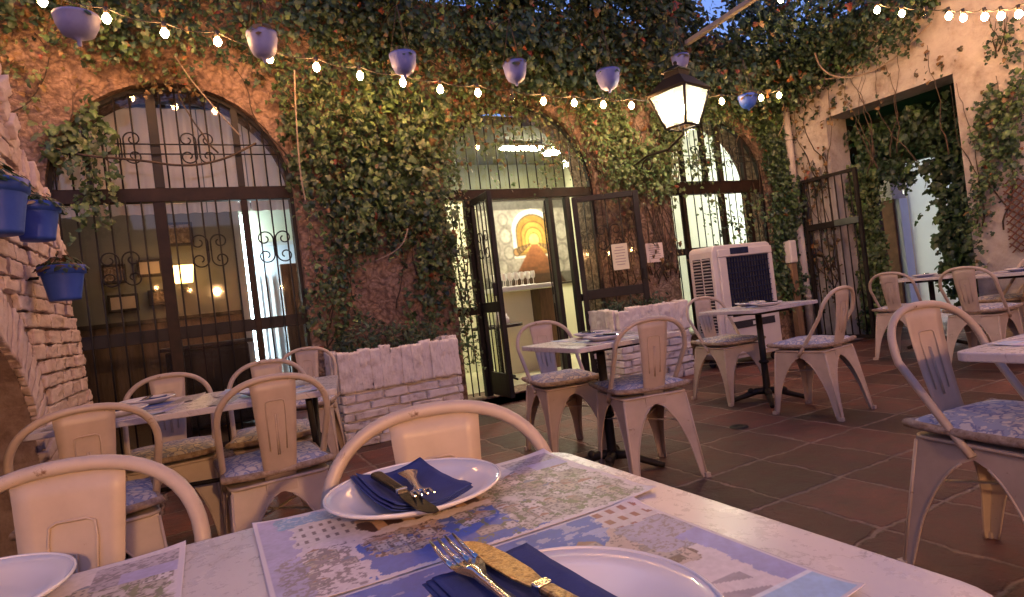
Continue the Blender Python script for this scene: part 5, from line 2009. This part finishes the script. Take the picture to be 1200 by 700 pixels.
# ------------------------------------------------------------------ lantern
def lantern(loc, rz, label, wall_dy, power, col=(1, .86, .56)):
    t = thing('wall_lantern', loc, label, 'lantern', 0, 'wall lanterns')
    a0 = rz + PI / 4
    def sq(s, z):
        return [Vector((s * .7071 * math.cos(a0 + k * PI / 2), s * .7071 * math.sin(a0 + k * PI / 2), z)) for k in range(4)]
    tp, bt = sq(.42, .34), sq(.23, 0)
    fr = MB()
    for k in range(4):
        fr.tube([bt[k], tp[k]], .013, 6).tube([tp[k], tp[(k + 1) % 4]], .014, 6).tube([bt[k], bt[(k + 1) % 4]], .013, 6)
    fr.build('frame', M['iron'], t)
    for k in range(4):
        a, b, c, d_ = bt[k], bt[(k + 1) % 4], tp[(k + 1) % 4], tp[k]
        MB().add([a, b, c, d_], [(0, 1, 2, 3)]).build('pane', M['lantern_glass'], t)
    r0, r1, r2 = sq(.455, .345), sq(.19, .49), sq(.10, .60)
    rf = MB().add(r0 + r1, [(i, (i + 1) % 4, 4 + (i + 1) % 4, 4 + i) for i in range(4)])
    rf.build('roof', M['iron'], t, solid=.008)
    c1, c2 = sq(.17, .495), sq(.17, .55)
    MB().add(c1 + c2, [(i, (i + 1) % 4, 4 + (i + 1) % 4, 4 + i) for i in range(4)] + [(4, 5, 6, 7)]).build('vent', M['iron'], t)
    c3, c4 = sq(.22, .552), sq(.02, .62)
    MB().add(c3 + c4, [(i, (i + 1) % 4, 4 + (i + 1) % 4, 4 + i) for i in range(4)] + [(3, 2, 1, 0)]).build('cap', M['iron'], t)
    MB().ball((0, 0, .638), .02, 8, 6).build('finial', M['iron'], t)
    MB().ball((0, 0, .18), .042, 10, 8, 1.4).build('lamp_bulb', emit('lantern_light', col, power), t)
    MB().tube([(0, 0, .01), (0, 0, .13)], .02, 8).build('lamp_holder', M['white_metal'], t)
    MB().tube([(.0, 0, -.012), (0, 0, -.07), (0, wall_dy * .25, -.16), (.0, wall_dy * .6, -.14), (0, wall_dy * .99, -.22)], .013, 7).build('bracket', M['iron'], t, fix=False)
    sc = MB()
    pts = [(0, wall_dy * .6 + .1 * math.cos(u * .5) * (1 - u / 16) * (1 if wall_dy > 0 else -1), -.25 + .1 * math.sin(u * .5) * (1 - u / 16)) for u in range(14)]
    sc.tube(pts, .008, 6).build('bracket_scroll', M['iron'], t, fix=False)
    MB().box(-.04, .04, wall_dy - .02, wall_dy + .0, -.34, -.08).build('wall_plate', M['iron'], t, .004)
    return t


lp = on_y(800, 149, 4.45)
lantern(tuple(lp), math.radians(12), 'large lit four sided lantern on a bracket beside the right arched window', YW - 4.45, 260)
lantern((.3, -3.0, 1.75), math.radians(20), 'unseen lantern added behind the camera to warm the chair backs', -.5, 3000, (1, .50, .22))  # added out of view as the warm source for the chair backs
tag(MB().box(-4, 7.2, -3.9, -3.5, -.2, 3.4).build('courtyard_wall', M['beige']), 'unseen beige wall added behind the camera to bounce warm light', 'wall')  # added out of view to soften and return the warm light

# white awning beam overhead
tag(MB().bar((5.05, 4.9, 3.62), (4.95, 1.0, 3.72), .06, .05).build('awning_beam', M['grey_metal'], None, .008), 'pale metal awning beam slanting out of the top edge', 'beam')

# ------------------------------------------------------------------ ivy
IV = []
# top of the back wall, thick and dark
ivy('dense dark ivy crowning the back wall from the left edge to the door arch',
    [([(-1.6, 3.50), (3.1, 3.38), (3.1, 4.80), (-1.6, 4.60)], 1000, .42, .42, .06, .38),
     ([(1.0, 3.6), (3.2, 3.5), (3.2, 5.2), (1.0, 5.0)], 1100, .4, .65, .065, .2), ([(1.0, 4.1), (3.4, 4.1), (3.4, 5.4), (1.0, 5.4)], 500, .35, .9, .08, .0)], 101, np.concatenate([DARKG, DARKG, GREENS[:3]]), .05, 6)
ivy('dense dark ivy crowning the back wall from the door arch to the right corner',
    [([(3.1, 3.36), (7.2, 3.30), (7.2, 4.5), (6.5, 4.6), (6.4, 3.95), (5.7, 4.0), (5.6, 5.2), (3.1, 5.2)], 2200, .42, .60, .065, .22), ([(3.1, 4.1), (5.5, 4.0), (5.5, 5.4), (3.1, 5.4)], 600, .35, .9, .08, .0), ([(6.3, 3.9), (7.2, 3.8), (7.2, 5.0), (6.3, 5.0)], 160, .35, .8, .08, .0), ([(5.4, 3.9), (6.4, 3.9), (6.4, 4.7), (5.4, 4.7)], 60, .35, .8, .075, .1)], 102, np.concatenate([DARKG, DARKG, GREENS[:2]]), .06, 6)
ivy('sparse yellowish ivy on the ochre stone above the left arch',
    [([(-1.9, 2.4), (-.95, 2.6), (-.6, 3.1), (.9, 3.1), (.9, 3.55), (-1.9, 3.7)], 330, .2, .08, .045, .48)], 103, np.concatenate([DRY, GREENS[3:]]), .05, 7)
ivy('ivy clump hanging over the upper left of the left arch',
    [(wp((40, 160), (75, 118), (125, 110), (135, 140), (110, 165), (60, 185)), 40, .18, .14, .065, .3), (wp((92, 150), (122, 150), (118, 240), (100, 230)), 22, .45, .10, .05, .1)], 104, GREENS, .0, 3)
ivy('thick ivy curtain on the pier between left window and door',
    [([(.86, 2.15), (2.15, 2.1), (2.25, 3.40), (.72, 3.40)], 560, .40, .24, .055, .40),
     ([(.95, 1.75), (2.14, 1.65), (2.14, 2.3), (.95, 2.3)], 150, .30, .28, .055, .42),
     ([(.84, .75), (1.18, .75), (1.18, 1.9), (.84, 1.9)], 50, .45, .10, .05, .45), ([(.9, 1.8), (2.1, 1.8), (2.1, 2.6), (.9, 2.6)], 30, .8, .32, .038, .3),
     ([(1.55, .9), (2.12, .9), (2.12, 1.8), (1.55, 1.8)], 45, .45, .12, .05, .48)], 105, np.concatenate([GREENS, DARKG[:3]]), .03, 16)
ivy('thin ivy strands trailing over the door arch',
    [([(2.15, 2.75), (2.6, 2.95), (3.5, 3.05), (4.0, 2.8), (4.0, 3.4), (2.15, 3.4)], 320, .28, .12, .045, .40),
     ([(2.25, 2.6), (3.9, 2.6), (3.6, 3.1), (2.5, 3.1)], 60, .60, .12, .040, .25)], 106, np.concatenate([GREENS, DRY[:2]]), .05, 9)
ivy('small leaved ivy climbing the grille left of the door',
    [([(2.12, .75), (2.32, .75), (2.36, 2.7), (2.12, 2.7)], 120, .5, .06, .036, .25)], 107, np.concatenate([GREENS[2:], DRY[:1]]), .0, 3, at=5.44)
ivy('bright green ivy beside the lantern, on the pier right of the door',
    [([(4.0, 2.25), (5.0, 2.15), (5.2, 3.2), (3.85, 3.3)], 420, .34, .16, .05, .38)], 108, GREENS[2:], .04, 26)
ivy('bare dry stems with few leaves low on the pier right of the door',
    [([(4.0, 1.0), (5.0, 1.0), (5.0, 2.4), (4.0, 2.4)], 34, .3, .06, .05, .45)], 109, DRY, .1, 46)
ivy('ivy hanging over the right arched window',
    [([(5.0, 2.75), (5.5, 3.0), (6.4, 3.0), (6.8, 2.6), (6.8, 3.3), (5.0, 3.3)], 320, .26, .16, .05, .38),
     (wp((795, 165), (835, 150), (830, 190), (800, 200)), 40, .34, .12, .05, .2), ([(5.5, 1.5), (6.6, 1.5), (6.6, 2.2), (5.5, 2.2)], 40, .4, .08, .045, .4)], 110, np.concatenate([GREENS, DARKG[:2]]), .02, 5)
ivy('dense ivy between the right arched window and the corner',
    [([(6.55, .9), (7.15, .9), (7.15, 3.35), (6.5, 3.35), (6.75, 2.4)], 720, .5, .20, .055, .30)], 111, np.concatenate([GREENS[:4], DARKG]), .02, 8)
# right wall (plane x = 7.2)
ivy('dark ivy mass along the top of the white side wall',
    [([(5.3, 3.45), (4.6, 3.40), (3.7, 3.42), (3.35, 3.7), (3.1, 4.5), (5.3, 4.5)], 900, .28, .45, .06, .30)], 112, np.concatenate([DARKG, DARKG, GREENS[:2]]), .03, 8, plane='x', at=7.2)
ivy('dry brown creepers on the white lintel and corner of the side wall',
    [([(5.25, 2.0), (4.86, 2.0), (4.86, 2.85), (3.3, 2.9), (3.3, 3.25), (5.25, 3.3)], 46, .22, .06, .05, .46), ([(5.2, .6), (4.88, .6), (4.88, 2.4), (5.2, 2.4)], 50, .35, .06, .05, .45)], 113, np.concatenate([DRY, DARKG[:2]]), .1, 22, plane='x', at=7.2)
ivy('ivy trailing down the white pillar at the right edge',
    [(wx((1150, 95), (1200, 70), (1200, 180), (1165, 200), (1152, 290), (1138, 290), (1140, 180)), 120, .40, .14, .055, .38), (wx((1160, 20), (1200, 10), (1200, 60), (1165, 60)), 30, .2, .08, .05, .3)], 114, np.concatenate([GREENS[:4], DARKG]), .03, 8, plane='x', at=7.2)
ivy('dark ivy filling the upper part of the tall doorway',
    [([(4.8, 2.05), (3.42, 2.05), (3.42, 2.8), (4.8, 2.8)], 190, .30, .30, .075, .42), ([(3.45, .7), (3.85, .7), (3.9, 2.3), (3.42, 2.3)], 170, .5, .26, .09, .25),
     ([(4.42, 2.0), (4.15, 2.0), (4.15, 2.4), (4.42, 2.4)], 16, .4, .2, .07, .2)], 115, np.concatenate([DARKG, GREENS[:2]]), .0, 6, plane='x', at=7.75)
ivy('green ivy column on the left jamb of the tall doorway',
    [([(4.98, .25), (4.55, .25), (4.50, 2.2), (4.98, 2.3)], 330, .5, .22, .06, .15)], 116, GREENS, .0, 5, plane='x', at=7.6)

# loose stems and cables
def loose(name, label, cat, pts, r, m):
    o = Vector(pts[0])
    # smooth the polyline
    P = [Vector(p) - o for p in pts]
    for _ in range(3):
        Q = [P[0]]
        for a, b in zip(P[:-1], P[1:]):
            Q += [a.lerp(b, .25), a.lerp(b, .75)]
        P = Q + [P[-1]]
    ob = MB().tube(P, r, 6).build(name, m, None, fix=False)
    ob.location = o
    tag(ob, label, cat)


M['pale_stem'] = rough('pale_dry_stem', [(.3, (.16, .12, .09)), (.7, (.30, .24, .19))], 12, .85, .5, 60)
loose('hanging_cable', 'pale thin cable hanging straight down the ivy right of the left arch', 'cable', [on_y(345, 82, 5.12), on_y(346, 120, 5.1), on_y(349, 170, 5.1), on_y(352, 205, 5.12), on_y(358, 236, 5.12)], .006, M['pale_stem'])
loose('vine_branch', 'woody vine branch sagging across the left arched window', 'branch', [on_y(45, 168, 5.33), on_y(95, 183, 5.3), on_y(160, 187, 5.28), on_y(215, 196, 5.27), on_y(262, 188, 5.28), on_y(300, 168, 5.33)], .009, M['stem'])
loose('vine_branch', 'straight dry branch running over the right shoulder of the left arch', 'branch', [on_y(205, 66, 5.3), on_y(222, 92, 5.3), on_y(250, 125, 5.3), on_y(282, 160, 5.33)], .006, M['pale_stem'])
loose('vine_branch', 'pale curved branch looping under the ivy above the tall doorway', 'branch', [on_x(955, 62, 6.85), on_x(960, 78, 6.85), on_x(975, 90, 6.9), on_x(1000, 92, 7.0), on_x(1040, 76, 7.05), on_x(1070, 48, 7.05), on_x(1092, 26, 7.1)], .010, M['pale_stem'])
loose('vine_branch', 'long pale branch running level from the corner pipe to the white lintel', 'branch', [on_y(880, 86, 5.2), on_y(930, 92, 5.15), on_x(965, 94, 7.0), on_x(1000, 88, 7.1)], .008, M['pale_stem'])
loose('vine_branch', 'forked grey branch low in the ivy pier left of the door', 'branch', [on_y(440, 306, 5.25), on_y(462, 296, 5.18), on_y(474, 284, 5.16), on_y(478, 268, 5.2)], .006, M['pale_stem'])
loose('vine_branch', 'thin dry vine trailing down beside the last lit bulb near the corner', 'branch', [on_y(914, 112, 5.15), on_y(919, 125, 5.15), on_y(920, 142, 5.17), on_y(912, 160, 5.2)], .005, M['pale_stem'])

# ------------------------------------------------------------------ sky and sun (dusk)
w = bpy.data.worlds.new('World')
S.world = w
w.use_nodes = True
nt = w.node_tree
bg = nt.nodes['Background']
sky = nt.nodes.new('ShaderNodeTexSky')
sky.sky_type = 'NISHITA'
sky.sun_disc = False
SUN_EL, SUN_ROT = math.radians(2.0), math.radians(200)
sky.sun_elevation = SUN_EL
sky.sun_rotation = SUN_ROT
sky.ozone_density = 3.0
sky.dust_density = .3
tn = nt.nodes.new('ShaderNodeMixRGB')
tn.blend_type = 'MULTIPLY'
tn.inputs[0].default_value = 1
tn.inputs[2].default_value = (2.7, 1.9, 2.6, 1)
nt.links.new(sky.outputs[0], tn.inputs[1])
nt.links.new(tn.outputs[0], bg.inputs[0])
bg.inputs[1].default_value = .15
sun = bpy.data.lights.new('dusk_sun', 'SUN')
sun.energy = .03
sun.angle = math.radians(15)
sun.color = (.85, .75, 1.0)
so = bpy.data.objects.new('dusk_sun', sun)
COL.objects.link(so)
so.rotation_euler = (math.radians(35), 0, math.radians(160))

S.view_settings.view_transform = 'Standard'
S.view_settings.look = 'None'
S.view_settings.exposure = 1.08
S.view_settings.gamma = 1
S.view_settings.use_curve_mapping = False
S.render.engine = 'CYCLES'
S.cycles.max_bounces = 7
S.cycles.diffuse_bounces = 3
S.cycles.glossy_bounces = 3
S.cycles.transparent_max_bounces = 16
S.cycles.transmission_bounces = 4
S.cycles.sample_clamp_indirect = 4
S.cycles.caustics_reflective = False
S.cycles.caustics_refractive = False
S.cycles.use_light_tree = True
S.cycles.use_denoising = True
try:
    S.cycles.denoiser = 'OPENIMAGEDENOISE'
except Exception:
    pass
